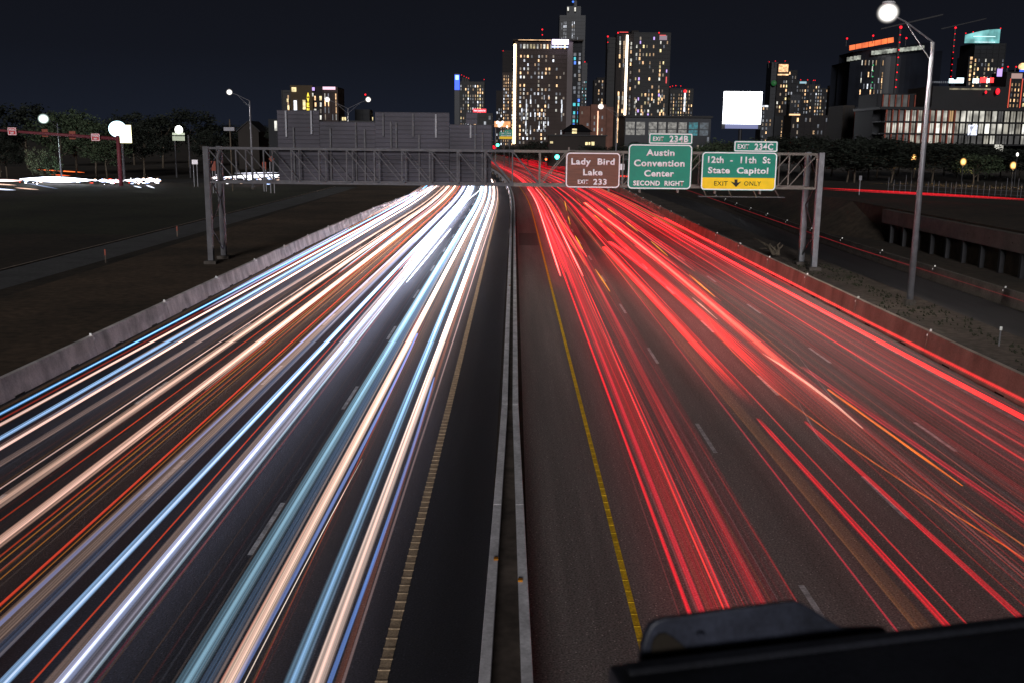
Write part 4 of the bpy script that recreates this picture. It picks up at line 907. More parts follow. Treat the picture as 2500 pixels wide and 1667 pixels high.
def tree(label, x, y, z0, h, w, m, group=None, k=None, bush=False, name="tree"):
    root = thing(name, label, "bush" if bush else "tree", (x, y, z0), group); rr = random.Random(int(x * 31 + y * 17))
    ch = h * (.92 if bush else .72); tz = h - ch * .5
    mb = MB()
    if not bush:
        tr = max(.12, h * .022); top = Vector((x + rr.uniform(-.4, .4), y, z0 + h * .62)); mb.tube([(x, y, z0), (x + rr.uniform(-.3, .3), y, z0 + h * .3), top], [tr, tr * .75, tr * .35], 8)
        for i in range(6):
            a = rr.uniform(0, 6.28); st = Vector((x, y, z0 + h * rr.uniform(.26, .45))); e = st + Vector((math.cos(a) * w * .33, math.sin(a) * w * .33, h * rr.uniform(.18, .35)))
            mb.tube([st, st.lerp(e, .5) + Vector((0, 0, .3)), e], [tr * .45, tr * .3, tr * .12], 6)
        mb.build("trunk", M["bark"], root, smooth=True)
    me = crown_with((CB if bush else CM)[(k if k is not None else rr.randrange(9)) % (2 if bush else 4)], m)
    c = bpy.data.objects.new("crown", me); col.objects.link(c); c.parent = root; c.location = (0, 0, tz); c.scale = (w / 2, w / 2, ch / 2); c.rotation_euler = (0, 0, rr.uniform(0, 6.28))
    return root
def tree_px(label, px, py_top, Y, w, m, z0=0, **k):
    t = atY(px, py_top, Y); return tree(label, t.x, Y, z0, t.z - z0, w, m, **k)
GLt = "trees along the left frontage road"
for px, pt, Y, w, m, lab in ((-10, 300, 225, 11, "leaf", "dark tree at the left edge of the picture"), (55, 240, 290, 20, "leaf", "tall black tree rising against the sky at the far left"),
    (140, 268, 232, 13, "leaf_g", "green-lit tree right of the cool glaring lamp"), (175, 262, 238, 14, "leaf_g", "tallest green-lit tree over the mast arm"),
    (225, 290, 228, 12, "leaf_g", "green-lit tree behind the right wrong way sign"), (255, 325, 222, 9, "leaf_g", "yellow-green tree left of the overexposed pole sign"),
    (345, 300, 232, 13, "leaf", "dark leafy tree right of the overexposed pole sign"), (390, 262, 300, 18, "leaf", "black rounded tree behind the small round sign"),
    (455, 258, 310, 17, "leaf", "black tree with a flat crown left of the one-armed lamp"), (505, 315, 250, 10, "leaf", "low dark tree left of the gantry"),
    (320, 270, 330, 18, "leaf", "black tree far behind the overexposed pole sign"), (535, 290, 330, 16, "leaf", "black tree beneath the one-armed lamp"),
    (700, 300, 300, 12, "leaf", "dark tree behind the left sign backs"), (620, 300, 360, 20, "leaf", "black tree behind the gabled house"),
    (10, 345, 215, 9, "leaf", "low dark tree under the left wrong way sign")):
    tree_px(lab, px, pt, Y, w, M[m], group=GLt)
tree_px("pale grey-green bush lit below the cool lamp", 88, 357, 208, 5.2, M["leaf_p"], bush=True, name="bush")
tree_px("small pale bush right of the pale grey-green one", 122, 372, 207, 4.0, M["leaf_g"], bush=True, name="bush")
GRt = "trees beyond the highway in the centre and right"
CT = [(1290, 350, 330, 14), (1325, 338, 360, 15), (1400, 345, 380, 15), (1440, 352, 300, 12), (1490, 350, 330, 13), (1560, 345, 350, 14), (1250, 355, 420, 14)]
for i, (px, pt, Y, w) in enumerate(CT): tree_px("dark tree " + ("beside the foot of the golden strip", "behind the truss right of the far road", "above the left end of the brown sign", "below the low yellow-windowed house", "below the brick block", "left of the exit 234B tab", "behind the far green and yellow sign")[i] + " in the central row", px, pt, Y, w, M["leaf"], group="dark tree row behind the brown sign")
for px, pt, Y, w, lab in ((1715, 345, 230, 12, "grey-green tree lit from above right of the exit 234B tab"), (1755, 338, 240, 13, "rounder grey-green tree below the white billboard"), (1835, 338, 235, 11, "grey-green treetop behind the exit 234C tab")):
    tree_px(lab, px, pt, Y, w, M["leaf_g"], group=GRt)
for i in range(24):
    px = 1905 + i * 27 + rnd.uniform(-9, 9); pt = (332 if px < 2150 else 345) + rnd.uniform(-10, 14) + (12 if px > 2380 else 0)
    spot_ = ("behind the yellow-footed sign's right end", "below the amber-topped tower", "below the speckled towers", "below the pale concrete wing", "below the dark link block", "left of the leftmost amber park lamp", "behind the tall lamp pole", "behind the middle amber park lamp")[i // 3]
    tree_px("unlit black tree " + spot_ + ", " + ("left", "middle", "right")[i % 3] + " of three there", px, pt, rnd.uniform(150, 190), rnd.uniform(10, 14), M["leaf"], RB, group="unlit tree row beyond the right frontage road")
tree_px("small tree with its underside lit yellow by a park lamp", 2385, 372, 148, 7, M["leaf_g"], RB, group=GRt)

# roadside grass tufts (uncountable)
mb = MB()
for i in range(1500):
    if i < 2600: x = rnd.uniform(19.9, 24.6); y = 20 + rnd.random() ** 1.3 * 60
    else: x = -rnd.uniform(19, 60); y = 60 + rnd.random() * 130
    if abs(x) < 25 and (math.sin(x * 1.7) + math.sin(y * .37)) < -.3: continue
    s = rnd.uniform(.05, .13) * (1 if i < 2600 else 2.2); h_ = rnd.uniform(.05, .18); a = rnd.uniform(0, 3.14)
    mb.quad((x - s * math.cos(a), y - s * math.sin(a), 0), (x + s * math.cos(a), y + s * math.sin(a), 0), (x + s * .4, y + .1, h_), (x - s * .6, y + .05, h_ * .8))
o = mb.build("grass", M["grass"], None, kind="stuff"); o["label"] = "sparse dark grass on the verges"

# ---------------------------------------------------------------- buildings
WC = {"w": glow("window_warm", (1.0, .60, .29), 1.5, noise=.5, nscale=.35), "c": glow("window_cool", (.85, .90, 1.0), 1.3, noise=.5, nscale=.35), "y": glow("window_yellow", (1.0, .80, .38), 1.2, noise=.4),
      "b": glow("window_blue", (.06, .22, 1.0), 1.4), "t": glow("window_teal", (.05, .75, .85), .9), "r": glow("window_red", (1.0, .08, .08), .9), "d": glow("window_dim", (.8, .62, .45), .22, noise=.6, nscale=.3),
      "k": glow("window_dimcool", (.45, .5, .6), .20, noise=.6, nscale=.3), "g": glow("window_green", (.1, 1, .35), .5), "v": glow("window_violet", (.6, .4, 1.0), 1.2), "n": glow("window_neutral", (.95, .93, .82), .8, noise=.5, nscale=.5)}
BM = {"k": mat("facade_black", (.005, .005, .007), .6, var=.4, scale=.08), "n": mat("facade_navy", (.007, .009, .015), .5, var=.4, scale=.08), "b": mat("facade_brown", (.040, .028, .026), .8, var=.25, scale=.06),
      "g": mat("facade_grey", (.115, .097, .10), .85, var=.1, scale=.06), "r": mat("facade_brick", (.13, .060, .045), .85, var=.25, scale=.3), "p": mat("facade_pale", (.022, .018, .016), .85, var=.15, scale=.1),
      "m": mat("facade_midbrown", (.012, .010, .011), .8, var=.3, scale=.06), "s": mat("facade_slate", (.007, .008, .011), .7, var=.3, scale=.08), "o": mat("facade_ochre", (.050, .034, .018), .8, var=.2, scale=.08)}
AVR = glow("aviation_red", (1.0, .008, .02), 2.2)
for _k in "wcyn": 
    _m = WC[_k]; _c = tuple(_m.node_tree.nodes["Principled BSDF"].inputs["Emission Color"].default_value)[:3]; WC[_k.upper()] = glow("window_low_" + _k, _c, .38, noise=.6, nscale=.35)
UM = {}
def winmesh(w, h, m):
    k = (round(w, 2), round(h, 2), m.name)
    if k not in UM:
        me = bpy.data.meshes.new("window"); a, b = w / 2, h / 2
        me.from_pydata([(-a, -.12, -b), (a, -.12, -b), (a, -.12, b), (-a, -.12, b), (-a, .02, -b), (a, .02, -b), (a, .02, b), (-a, .02, b)], [], [(0, 1, 2, 3), (0, 4, 5, 1), (1, 5, 6, 2), (2, 6, 7, 3), (3, 7, 4, 0)])
        me.materials.append(m); UM[k] = me
    return UM[k]
def windows(root, x0, x1, z0, z1, Y, cw, fh, p, pal, seed, ww=.5, wh=.55, colbias=.8, limit=100, rowbias=.3, dim=.25):
    """lit panes on a grid; the brightest hundred are parts, the rest one part"""
    r = random.Random(seed); nc = max(1, int((x1 - x0) / cw)); nf = max(1, int((z1 - z0) / fh)); cw = (x1 - x0) / nc; fh = (z1 - z0) / nf
    cb = [r.choice((.1, .4, 1.0, 1.6, 2.4)) if r.random() < colbias else 1.0 for _ in range(nc)]; rbs = [r.uniform(1 - rowbias, 1 + rowbias) for _ in range(nf)]
    lit = []
    for j in range(nf):
        for i in range(nc):
            q = 1.25 * p * cb[i] * rbs[j]; t = r.random(); c = None
            if t < q:
                c = r.choice(pal)
                if c in 'wcyn' and r.random() < .5: c = c.upper()
            elif t < q + dim: c = r.choice("dk")
            if c: lit.append((c, x0 + (i + .5) * cw + r.uniform(-.06, .06) * cw, z0 + (j + .5) * fh, r.uniform(.75, 1.15)))
    lit.sort(key=lambda q: q[0] in "dk")
    ww *= .62; wh *= 1.2
    org = ORG[root.name]; rest = {}
    done = root.get("_w", 0)
    for c, x, z, s in lit:
        ws = round(cw * ww * (1.0 if s < .95 else 1.3), 1); hs = fh * wh
        if done < limit:
            o = bpy.data.objects.new("window", winmesh(ws, hs, WC[c])); col.objects.link(o); o.parent = root; o.location = (x - org.x, Y - org.y, z - org.z); done += 1
        else: rest.setdefault("a", []).append((c, x, z, ws, hs))
    root["_w"] = done
    if rest:
        keys = sorted({q[0] for q in rest["a"]}); mb = MB()
        for c, x, z, ws, hs in rest["a"]: mb.cur = keys.index(c); mb.box(x - ws / 2, x + ws / 2, Y - .12, Y + .02, z - hs / 2, z + hs / 2)
        o = mb.build("window_field", [WC[k] for k in keys], root, kind="stuff")
def block(root, part, px0, px1, pyt, Y, dep, m, relief=None, z0=0.0, fh=3.2, cw=3.6):
    a = atY(px0, 300, Y).x; b = atY(px1, 300, Y).x; zt_ = atY((px0 + px1) / 2, pyt, Y).z
    mb = MB().box(a, b, Y, Y + dep, z0, zt_)
    if relief:
        z = z0 + fh
        while z < zt_ - .5: mb.box(a - .1, b + .1, Y - .35, Y - .002, z - .18, z + .18); z += fh
        n = max(1, int((b - a) / cw)); 
        for i in range(n + 1): x = a + (b - a) * i / n; mb.box(x - .2, x + .2, Y - .5, Y - .36, z0, zt_)
    mb.build(part, m, root); return a, b, zt_
def building(label, px0, px1, pyt, Y, dep, m, cat="building", name="building", relief=True, fh=3.2, cw=3.6):
    a = atY((px0 + px1) / 2, 300, Y); root = thing(name, label, cat, (a.x, Y, 0))
    x0, x1, zt_ = block(root, "wall", px0, px1, pyt, Y, dep, m, relief, fh=fh, cw=cw); return root, x0, x1, zt_
def beacon(root, px, py, Y, r=.9):
    p = atY(px, py, Y); MB().tube([(p.x, Y + 1, p.z - 5), (p.x, Y + 1, p.z)], .25, 5).build("mast", M["dark"], root); MB().ball(p, r * .6).build("red_beacon", AVR, root)

# B3 the main brown tower with the golden corner
Y = 800; r_, x0, x1, zt_ = building("broad brown apartment tower with a golden light strip down its left corner", 1262, 1382, 101, Y, 30, BM["b"], fh=3.1, cw=4.4)
windows(r_, x0 + 1, x1 - 1, 6, zt_ - 10, Y - .5, 2.7, 3.1, .17, "wwcwcn", 3, .55, .5, dim=.12)
windows(r_, x0 + 1, x1 - 1, zt_ - 6, zt_ - 2.2, Y - .5, 2.6, 3.2, .85, "wyn", 4, .75, .7, 0, dim=.1)
windows(r_, x0 + 2, x1 - 2, 14, 44, Y - .5, 3.2, 3.1, .30, "ccck", 5, .34, .8, dim=0)
block(r_, "pier", 1382, 1395, 101, Y - 1, 22, BM["g"])
a, b, _ = block(r_, "glass_wing", 1395, 1417, 104, Y + 2, 26, BM["s"], True, fh=3.1)
windows(r_, a, b, 4, zt_ - 8, Y + 1.6, 2.6, 3.1, .42, "bcbkkt", 6, .7, .6, .4)
a = atY(1252, 100, Y).x; b = atY(1424, 100, Y).x; MB().box(a, b, Y - 4, Y + 24, zt_, zt_ + .9).build("roof_canopy", BM["p"], r_)
MB().box(atY(1265, 100, Y).x, atY(1345, 100, Y).x, Y - 4.2, Y - 4.05, zt_ + .1, zt_ + .5).build("canopy_light", WC["w"], r_)
p, q = atY(1257.5, 108, Y - 3), atY(1255.5, 352, Y - 3); GOLD = glow("light_strip_gold", (1.0, .72, .40), 7)
MB().box(p.x - .1, x0, Y - 1.5, Y + 20, 1, zt_).build("corner_fin", BM["b"], r_)
MB().box(p.x - 1.0, p.x + .9, Y - 2.4, Y - 1.7, q.z, p.z).build("light_strip", GOLD, r_)
p, q = atY(1348, 97, Y - 6), atY(1388, 109, Y - 6); sg = MB().box(p.x, q.x, Y - 6, Y - 5, q.z, p.z).build("rooftop_sign", glow("sign_violet_white", (.80, .66, 1.0), 5), r_)
p, q = atY(1347, 113, Y - 6), atY(1387, 117, Y - 6); MB().box(p.x, q.x, Y - 6, Y - 5, q.z, p.z).build("sign_strapline", glow("sign_strap", (.5, .6, 1.0), 1.8), r_)
beacon(r_, 1324, 73, Y, 1.0); beacon(r_, 1324, 86, Y, .7)
# B4 tall dark tower behind
Y = 1100; r_, x0, x1, zt_ = building("slim black skyscraper with stepped crown rising behind the brown tower", 1362, 1423, 38, Y, 30, BM["n"], fh=3.6)
windows(r_, x0 + 1, x1 - 1, zt_ * .35, zt_ - 4, Y - .5, 2.6, 3.6, .06, "cck", 8, .35, .7, dim=.05)
for px in (1378, 1398): a = atY(px, 100, Y).x; windows(r_, a - 1.6, a + 2.2, zt_ * .3, zt_ - 6, Y - .7, 1.9, 3.6, .85, "cck", px, .5, .6, 0)
block(r_, "crown", 1378, 1412, 16, Y + 4, 16, BM["n"]); block(r_, "spire", 1394, 1402, 2, Y + 8, 6, BM["n"])
for px, py in ((1387, 22), (1404, 23)): p = atY(px, py, Y - 1); MB().box(p.x - .8, p.x + .8, Y - 1.4, Y - 1, p.z - 2.2, p.z + 1.6).build("crown_light", WC["n"], r_)
p = atY(1399, 5, Y); MB().ball(p, 1.1).build("blue_beacon", WC["b"], r_)
# B2 group left of the strip
Y = 1000; r_, x0, x1, zt_ = building("narrow building with rows of tiny lit windows left of the golden strip", 1226, 1254, 178, Y, 20, BM["b"])
windows(r_, x0 + .5, x1 - .5, 4, zt_ - 2, Y - .5, 1.9, 3.0, .6, "wwwc", 12, .45, .5, .3)
a, b, _ = block(r_, "lower_wing", 1211, 1226, 222, Y + 3, 20, BM["m"]); windows(r_, a, b, 4, 40, Y + 2.6, 2, 3, .3, "wc", 13)
Y = 1080; r_, x0, x1, zt_ = building("dark unlit slab standing behind the narrow lit building", 1226, 1260, 124, Y, 20, BM["m"]); beacon(r_, 1228, 125, Y, .8)
# B1 far-left cluster with blue top
Y = 1050; r_, x0, x1, zt_ = building("dark tower with a blue lit corner crown left of centre", 1110, 1182, 200, Y, 24, BM["k"])
windows(r_, x0 + .5, x1 - .5, 4, zt_ - 3, Y - .5, 2.3, 3.1, .33, "wwyc", 14, .5, .55)
a, b, z_ = block(r_, "corner_crown", 1110, 1122, 181, Y - 1, 10, BM["n"]); MB().box(a, b, Y - 1.4, Y - 1.05, z_ - 16, z_ - 1).build("blue_panel", glow("blue_panel", (.02, .10, 1.0), 1.6), r_); MB().box(a + 1, b - 1, Y - 1.7, Y - 1.45, z_ - 6, z_ - 1.5).build("crown_light", glow("pale_blue", (.3, .6, 1), 2.5), r_)
a, b, z_ = block(r_, "penthouse", 1127, 1146, 190, Y + 2, 14, BM["k"])
for px, py in ((1127, 184), (1133, 187), (1139, 190), (1144, 192), (1182, 195)): beacon(r_, px, py, Y, .6)
Y = 600; r_, x0, x1, zt_ = building("low dark hotel with a glowing red rooftop sign", 1153, 1202, 277, Y, 20, BM["k"])
windows(r_, x0, x1, 4, zt_ - 1, Y - .5, 2.6, 3, .08, "wc", 15)
p, q = atY(1155, 266.5, Y), atY(1187, 276, Y); MB().box(p.x, q.x, Y - 1, Y - .6, q.z, p.z).build("rooftop_sign", glow("sign_red_neon", (1.0, .015, .04), 1.6), r_)
letters("lettering", "New Landing Inn", p.x + .5, q.x - .4, q.z + .7, p.z - .5, Y - 1.03, glow("sign_letters_pink", (1.0, .45, .5), 3), r_, bold=.02)
# B5, B6
Y = 1000; r_, x0, x1, zt_ = building("thin dark tower with blue-green glints right of the brown tower", 1418, 1430, 154, Y, 14, BM["n"]); windows(r_, x0, x1, 4, zt_ * .8, Y - .5, 1.6, 3, .35, "tkc", 16, .3, .4); beacon(r_, 1428, 152, Y, .8)
Y = 1150; r_, x0, x1, zt_ = building("dim grey tower between the brown tower and the black twin", 1448, 1480, 196, Y, 20, BM["m"]); windows(r_, x0, x1, 20, zt_, Y - .5, 3, 3.3, .05, "w", 17, dim=.35); block(r_, "penthouse", 1455, 1474, 190, Y + 2, 10, BM["m"])
# B7 brick
Y = 560; r_, x0, x1, zt_ = building("pinkish brick hotel block behind the central street lamp", 1442, 1479, 256, Y, 16, BM["r"], relief=False)
windows(r_, x0 + 1, x1 - 1, 4, zt_ - 2, Y, 2.1, 3.0, .02, "w", 18, .5, .45, dim=.5)
a, b, z_ = block(r_, "wing", 1414, 1442, 260, Y + 6, 14, BM["r"]); windows(r_, a, b, 4, z_ - 2, Y + 6, 2.4, 3, .03, "w", 19, .4, .4, dim=.4)
a, b, z_ = block(r_, "wing", 1479, 1497, 262, Y + 7, 14, BM["r"])
p = atY(1460, 272, Y); MB().box(p.x - .25, p.x + .25, Y - .3, Y - .02, 8, p.z).build("light_strip", glow("strip_peach", (1, .5, .3), 2.2), r_)
spot(r_, (p.x, Y - 25, 16), 9000, (1, .6, .45), 170)
# B8 black twin with strip
Y = 820; r_, x0, x1, zt_ = building("black apartment tower with a bright vertical strip left of its middle", 1541, 1629, 80, Y, 30, BM["k"], fh=3.1, cw=5)
windows(r_, x0 + 1, x1 - 1, 10, zt_ - 3, Y - .5, 2.5, 3.1, .16, "wwynwv", 21, .55, .6, dim=.08)
windows(r_, x0 + 2, x1 - 2, 10, 46, Y - .5, 2.5, 3.1, .18, "wwn", 22, .4, .7, dim=0)
a, b, z_ = block(r_, "left_wing", 1500, 1541, 83, Y + 1, 28, BM["m"], True, fh=3.1); windows(r_, a + 1, b - 6, z_ - 26, z_ - 2, Y + .5, 2.2, 3.1, .5, "wnw", 23, .4, .75); windows(r_, a + 1, b - 6, 8, z_ * .52, Y + .5, 2.2, 3.1, .45, "wwn", 24, .4, .8)
windows(r_, b - 6, b + 2, 30, z_ - 6, Y + .3, 2.4, 3.1, .3, "wn", 25, .6, .6)
block(r_, "rear_wing", 1479, 1500, 92, Y + 12, 20, BM["k"], True); block(r_, "penthouse", 1535, 1552, 75, Y + 5, 16, BM["m"])
p = atY(1534, 86, Y - 3); q = atY(1524, 297, Y - 3); MB().box((p.x + q.x) / 2 - .8, (p.x + q.x) / 2 + .8, Y - 1.4, Y - .6, q.z, p.z).build("light_strip", glow("light_strip_white", (1.0, .78, .58), 6), r_)
for px, py, s_ in ((1484, 90, 1.1), (1484, 104, .6), (1509, 81, 1.0), (1609, 81, .9)): beacon(r_, px, py, Y - 1, s_)
p = atY(1512, 80, Y); q = atY(1533, 80, Y); MB().bar((p.x, Y - 2, p.z), (q.x, Y - 2, p.z), .5).build("red_tube", glow("red_tube", (1, .03, .03), 1.0), r_)
p, q = atY(1610, 88, Y), atY(1628, 99, Y); MB().box(p.x, q.x, Y - .9, Y - .55, q.z, p.z).build("roof_terrace", glow("terrace_mauve", (.5, .35, .45), .5), r_); MB().box(p.x, q.x - 1, Y - 1.1, Y - .95, p.z - .1, p.z + .5).build("red_tube", WC["r"], r_)
p = atY(1626, 195, Y); MB().box(p.x - .3, p.x + .5, Y - 1.2, Y - .6, p.z - 3, p.z + 2).build("red_tube", WC["r"], r_)
# B9
Y = 900; r_, x0, x1, zt_ = building("distant tower with red-trimmed roof right of the black twin", 1633, 1689, 217, Y, 24, BM["k"])
windows(r_, x0, x1, 3, zt_ - 1, Y - .5, 2.1, 3.0, .38, "wwyw", 26, .4, .5)
for px, py in ((1636, 213), (1642, 211), (1650, 210), (1662, 211)): beacon(r_, px, py, Y, .6)
p = atY(1672, 228, Y); MB().box(p.x - .7, p.x + .7, Y - 1, Y - .6, p.z - 16, p.z).build("light_strip", WC["c"], r_); MB().ball((p.x, Y - 1, p.z + 1.5), 1.4).build("red_beacon", AVR, r_)
# B10 low office with white blinds
Y = 420; r_, x0, x1, zt_ = building("low dark office with a row of pale curtained windows above the green signs", 1526, 1736, 288, Y, 24, BM["n"], relief=False)
zA, zB = atY(1600, 331, Y).z, atY(1600, 299, Y).z
for i, (pa, pb, c_) in enumerate(((1528, 1550, "n"), (1554, 1575, "n"), (1584, 1604, "n"), (1608, 1626, "n"), (1631, 1652, "n"), (1657, 1677, "n"), (1682, 1704, "t"), (1709, 1730, "k"))):
    a, b = atY(pa, 300, Y).x, atY(pb, 300, Y).x
    w_ = MB(); k_ = 7
    for j in range(k_):
        for (u0, u1) in ((zA, zA + (zB - zA) * .42), (zA + (zB - zA) * .48, zB)):
            xa = a + (b - a) * j / k_; w_.box(xa + .03, xa + (b - a) / k_ - .03, Y - .10, Y + .01, u0, u1)
    w_.build("window", glow("blind_%d" % i, {"n": (.62, .60, .55), "t": (.03, .45, .55), "k": (.15, .2, .25)}[c_], .30, noise=.6, nscale=.8), r_)
MB().box(x0 - .5, x1 + .5, Y - 1, Y + 25, zt_, zt_ + .8).build("roof", BM["k"], r_)
windows(r_, atY(1700, 300, Y).x, x1, 2, zA, Y, 2, 3, .2, "wc", 27)
# houses in front of it
Y = 370; r_, x0, x1, zt_ = building("dark gabled house with one tall yellow window below the brick block", 1379, 1441, 322, Y, 12, BM["m"], relief=False, cat="house", name="house")
zr = atY(1400, 304, Y).z; mb = MB(); mb.quad((x0 - 1, Y - 1, zt_ + .01), (x1 + 1, Y - 1, zt_ + .01), ((x0 + x1) / 2 + 2, Y + 6, zr), ((x0 + x1) / 2 - 2, Y + 6, zr)); mb.quad((x0 - 1, Y + 13, zt_ + .01), (x1 + 1, Y + 13, zt_ + .01), ((x0 + x1) / 2 + 2, Y + 6, zr), ((x0 + x1) / 2 - 2, Y + 6, zr)); mb.quad((x0 - 1, Y - 1, zt_), ((x0 + x1) / 2 - 2, Y + 6, zr), (x0 - 1, Y + 13, zt_)); mb.quad((x1 + 1, Y - 1, zt_), ((x0 + x1) / 2 + 2, Y + 6, zr), (x1 + 1, Y + 13, zt_)); mb.build("roof", BM["k"], r_)
for pa, pb, ya, yb in ((1397, 1408, 315, 327),):
    p, q = atY(pa, ya, Y), atY(pb, yb, Y); MB().box(p.x, q.x, Y - .1, Y + .02, q.z, p.z).build("window", WC["y"], r_)
Y = 340; r_, x0, x1, zt_ = building("pale low house with three yellow windows above the brown sign", 1340, 1480, 333, Y, 10, BM["p"], relief=False, cat="house", name="house")
for pa, pb, ya, yb in ((1343, 1350, 346, 351), (1429, 1435, 348, 355), (1437, 1441, 348, 355), (1444, 1451, 347, 356)):
    p, q = atY(pa, ya, Y), atY(pb, yb, Y); MB().box(p.x, q.x, Y - .1, Y + .02, q.z, p.z).build("window", WC["y"], r_)
MB().box(x0 - .5, x1 + .5, Y - .6, Y + 10.5, zt_, zt_ + .4).build("roof", BM["k"], r_)
# billboard
Y = 330; p, q = atY(1769, 224, Y), atY(1857, 304, Y)
r_ = thing("billboard", "blinding white digital billboard right of the black twin tower", "billboard", ((p.x + q.x) / 2, Y, 0))
MB().box(p.x, q.x, Y, Y + .8, q.z, p.z).build("screen", glow("screen_white", (.90, .93, 1.0), 7), r_)
MB().box(p.x - .2, q.x + .2, Y + .81, Y + 1.3, q.z - 1.6, p.z + .2).build("frame", M["dark"], r_)
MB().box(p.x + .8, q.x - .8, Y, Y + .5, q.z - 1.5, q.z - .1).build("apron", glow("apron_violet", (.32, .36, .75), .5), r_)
MB().tube([((p.x + q.x) / 2, Y + 1.8, 0), ((p.x + q.x) / 2, Y + 1.8, q.z)], .6, 10).build("post", M["dark"], r_)
ld = bpy.data.lights.new("billboard_light", "AREA"); ld.energy = 2500; ld.color = (.85, .9, 1); ld.shape = 'RECTANGLE'; ld.size = 11; ld.size_y = 10
o = bpy.data.objects.new("billboard_light", ld); col.objects.link(o); o.parent = r_; o.location = (0, -.5, (p.z + q.z) / 2); o.rotation_euler = (math.radians(90), 0, 0)
# right-hand skyline
Y = 900; r_, x0, x1, zt_ = building("tower with a glowing amber top floor right of the billboard", 1891, 1917, 155, Y, 20, BM["m"]); windows(r_, x0, x1, zt_ * .45, zt_ - 14, Y - .5, 2.2, 3.2, .5, "wwyn", 31, .6, .5)
MB().box(x0 + .6, x1 - .6, Y - .9, Y - .55, zt_ - 7.5, zt_ - 1).build("lit_floor", glow("amber_floor", (1, .55, .26), 1.3, noise=.5), r_); MB().box(x0, x1, Y - .9, Y - .55, zt_ - 10.4, zt_ - 9.2).build("lit_floor", WC["w"], r_)
a, b, _ = block(r_, "dark_wing", 1876, 1891, 153, Y + 3, 18, BM["n"], True); a, b, z_ = block(r_, "side_wing", 1917, 1938, 172, Y + 3, 18, BM["s"], True); windows(r_, a, b, 30, z_ - 1, Y + 2.5, 2.4, 3.2, .3, "wnc", 32)
MB().box(x0 - .5, x1, Y - 1.5, Y - .6, 0, zt_ * .42).build("podium_face", BM["s"], r_); windows(r_, x1 - 4, x1 - 2.5, 2, zt_ * .38, Y - 1.5, 1.4, 3, 1.0, "w", 33, .5, .5, 0)
p = atY(1888, 204, Y); MB().ball((p.x, Y - 2, p.z), 2.4).build("green_light", glow("green_glow", (.02, .22, .05), .35), r_)
for px, py in ((1878, 152), (1893, 150), (1917, 150)): beacon(r_, px, py, Y, .5)
k_ = 40
for (pa, pb, pt, mk, pr, pal, lab, reds) in (
    (1858, 1884, 258, "n", .30, "wck", "low block with a white lit roofline just right of the billboard", ()),
    (1926, 1950, 232, "n", .22, "cwwk", "dark mid-rise left of the teal-topped tower", ()),
    (1938, 1970, 197, "s", .22, "wwck", "mid-rise with a teal lit parapet and red roof lights", ((1955, 196), (1972, 196))),
    (1966, 1996, 207, "k", .36, "wwnc", "speckled tower right of the teal-topped one", ((1972, 205), (1986, 197), (1990, 197))),
    (1996, 2030, 216, "s", .34, "wwyk", "squat speckled tower in the middle of the right skyline", ()),
    (2030, 2060, 208, "k", .34, "wwnv", "speckled tower with violet and orange lights next to the huge dark sail building", ((2043, 193), (2050, 192))),
    (1932, 2062, 282, "m", .10, "wcbk", "long low dark block at the foot of the right skyline", ())):
    Y = 850 + (k_ % 5) * 40 if pt < 270 else 600; r_, x0, x1, zt_ = building(lab, pa, pb, pt, Y, 18, BM[mk]); windows(r_, x0, x1, 3, zt_ - 1, Y - .5, 2.3, 3.1, pr, pal, k_, .5, .5); k_ += 1
    for px, py in reds: beacon(r_, px, py, Y, .6)
    if "teal" in lab[:40] and "left" not in lab: p, q = atY(1952, 200, Y), atY(1968, 205, Y); MB().box(p.x, q.x, Y - 1, Y - .6, q.z, p.z).build("lit_parapet", glow("teal_parapet", (.35, .6, .7), .9), r_)
    if "violet" in lab:
        p, q = atY(2038, 210, Y), atY(2047, 219, Y); MB().box(p.x, q.x, Y - 1, Y - .6, q.z, p.z).build("lit_panel", WC["v"], r_); p, q = atY(2048, 209, Y), atY(2058, 222, Y); MB().box(p.x, q.x, Y - 1, Y - .6, q.z, p.z).build("lit_panel", glow("panel_orange", (1, .25, .06), 1.6), r_)
    if "white lit roofline" in lab: MB().box(x0, x1 - 4, Y - 1, Y - .6, zt_ - 1.4, zt_).build("lit_parapet", WC["c"], r_)
    if "long low" in lab: p, q = atY(1926, 279, Y), atY(1952, 283, Y); MB().box(p.x, q.x, Y - 1.2, Y - .6, q.z, p.z).build("lit_panel", glow("panel_amber", (1, .6, .3), 1.5), r_)
# B13 the sail-shaped dark tower: curved, stepped plan
Y = 700; c0 = atY(2170, 300, Y)
r_ = thing("skyscraper", "huge dark curved tower with an orange slanted roof screen behind the tall lamp", "building", (c0.x, Y, 0))
def curve_wall(pa, pb, za, zb, z0, bulge, name, m, n=18, thick=12, yo=0):
    mb = MB(); P = []
    for i in range(n + 1):
        t = i / n; px = pa + (pb - pa) * t; yb_ = Y + yo - bulge * math.sin(math.pi * t); X = atY(px, 300, yb_).x; zt1 = atY(px, za + (zb - za) * t, yb_).z; P.append((X, yb_, zt1))
    for (xa, ya, z1), (xb, yb2, z2) in zip(P, P[1:]):
        zl = (lambda X_: z0) if not callable(z0) else z0
        mb.quad((xa, ya, zl(xa)), (xb, yb2, zl(xb)), (xb, yb2, z2), (xa, ya, z1)); mb.quad((xa, ya, z1), (xb, yb2, z2), (xb, yb2 + thick, z2), (xa, ya + thick, z1)); mb.quad((xa, ya + thick, zl(xa)), (xb, yb2 + thick, zl(xb)), (xb, yb2 + thick, z2), (xa, ya + thick, z1))
    mb.build(name, m, r_); return P
curve_wall(2064, 2285, 150, 124, 0, 14, "wall", BM["n"], thick=40)
curve_wall(2070, 2250, 127, 104, 30, 13, "upper_wall", BM["n"], thick=30, yo=2)
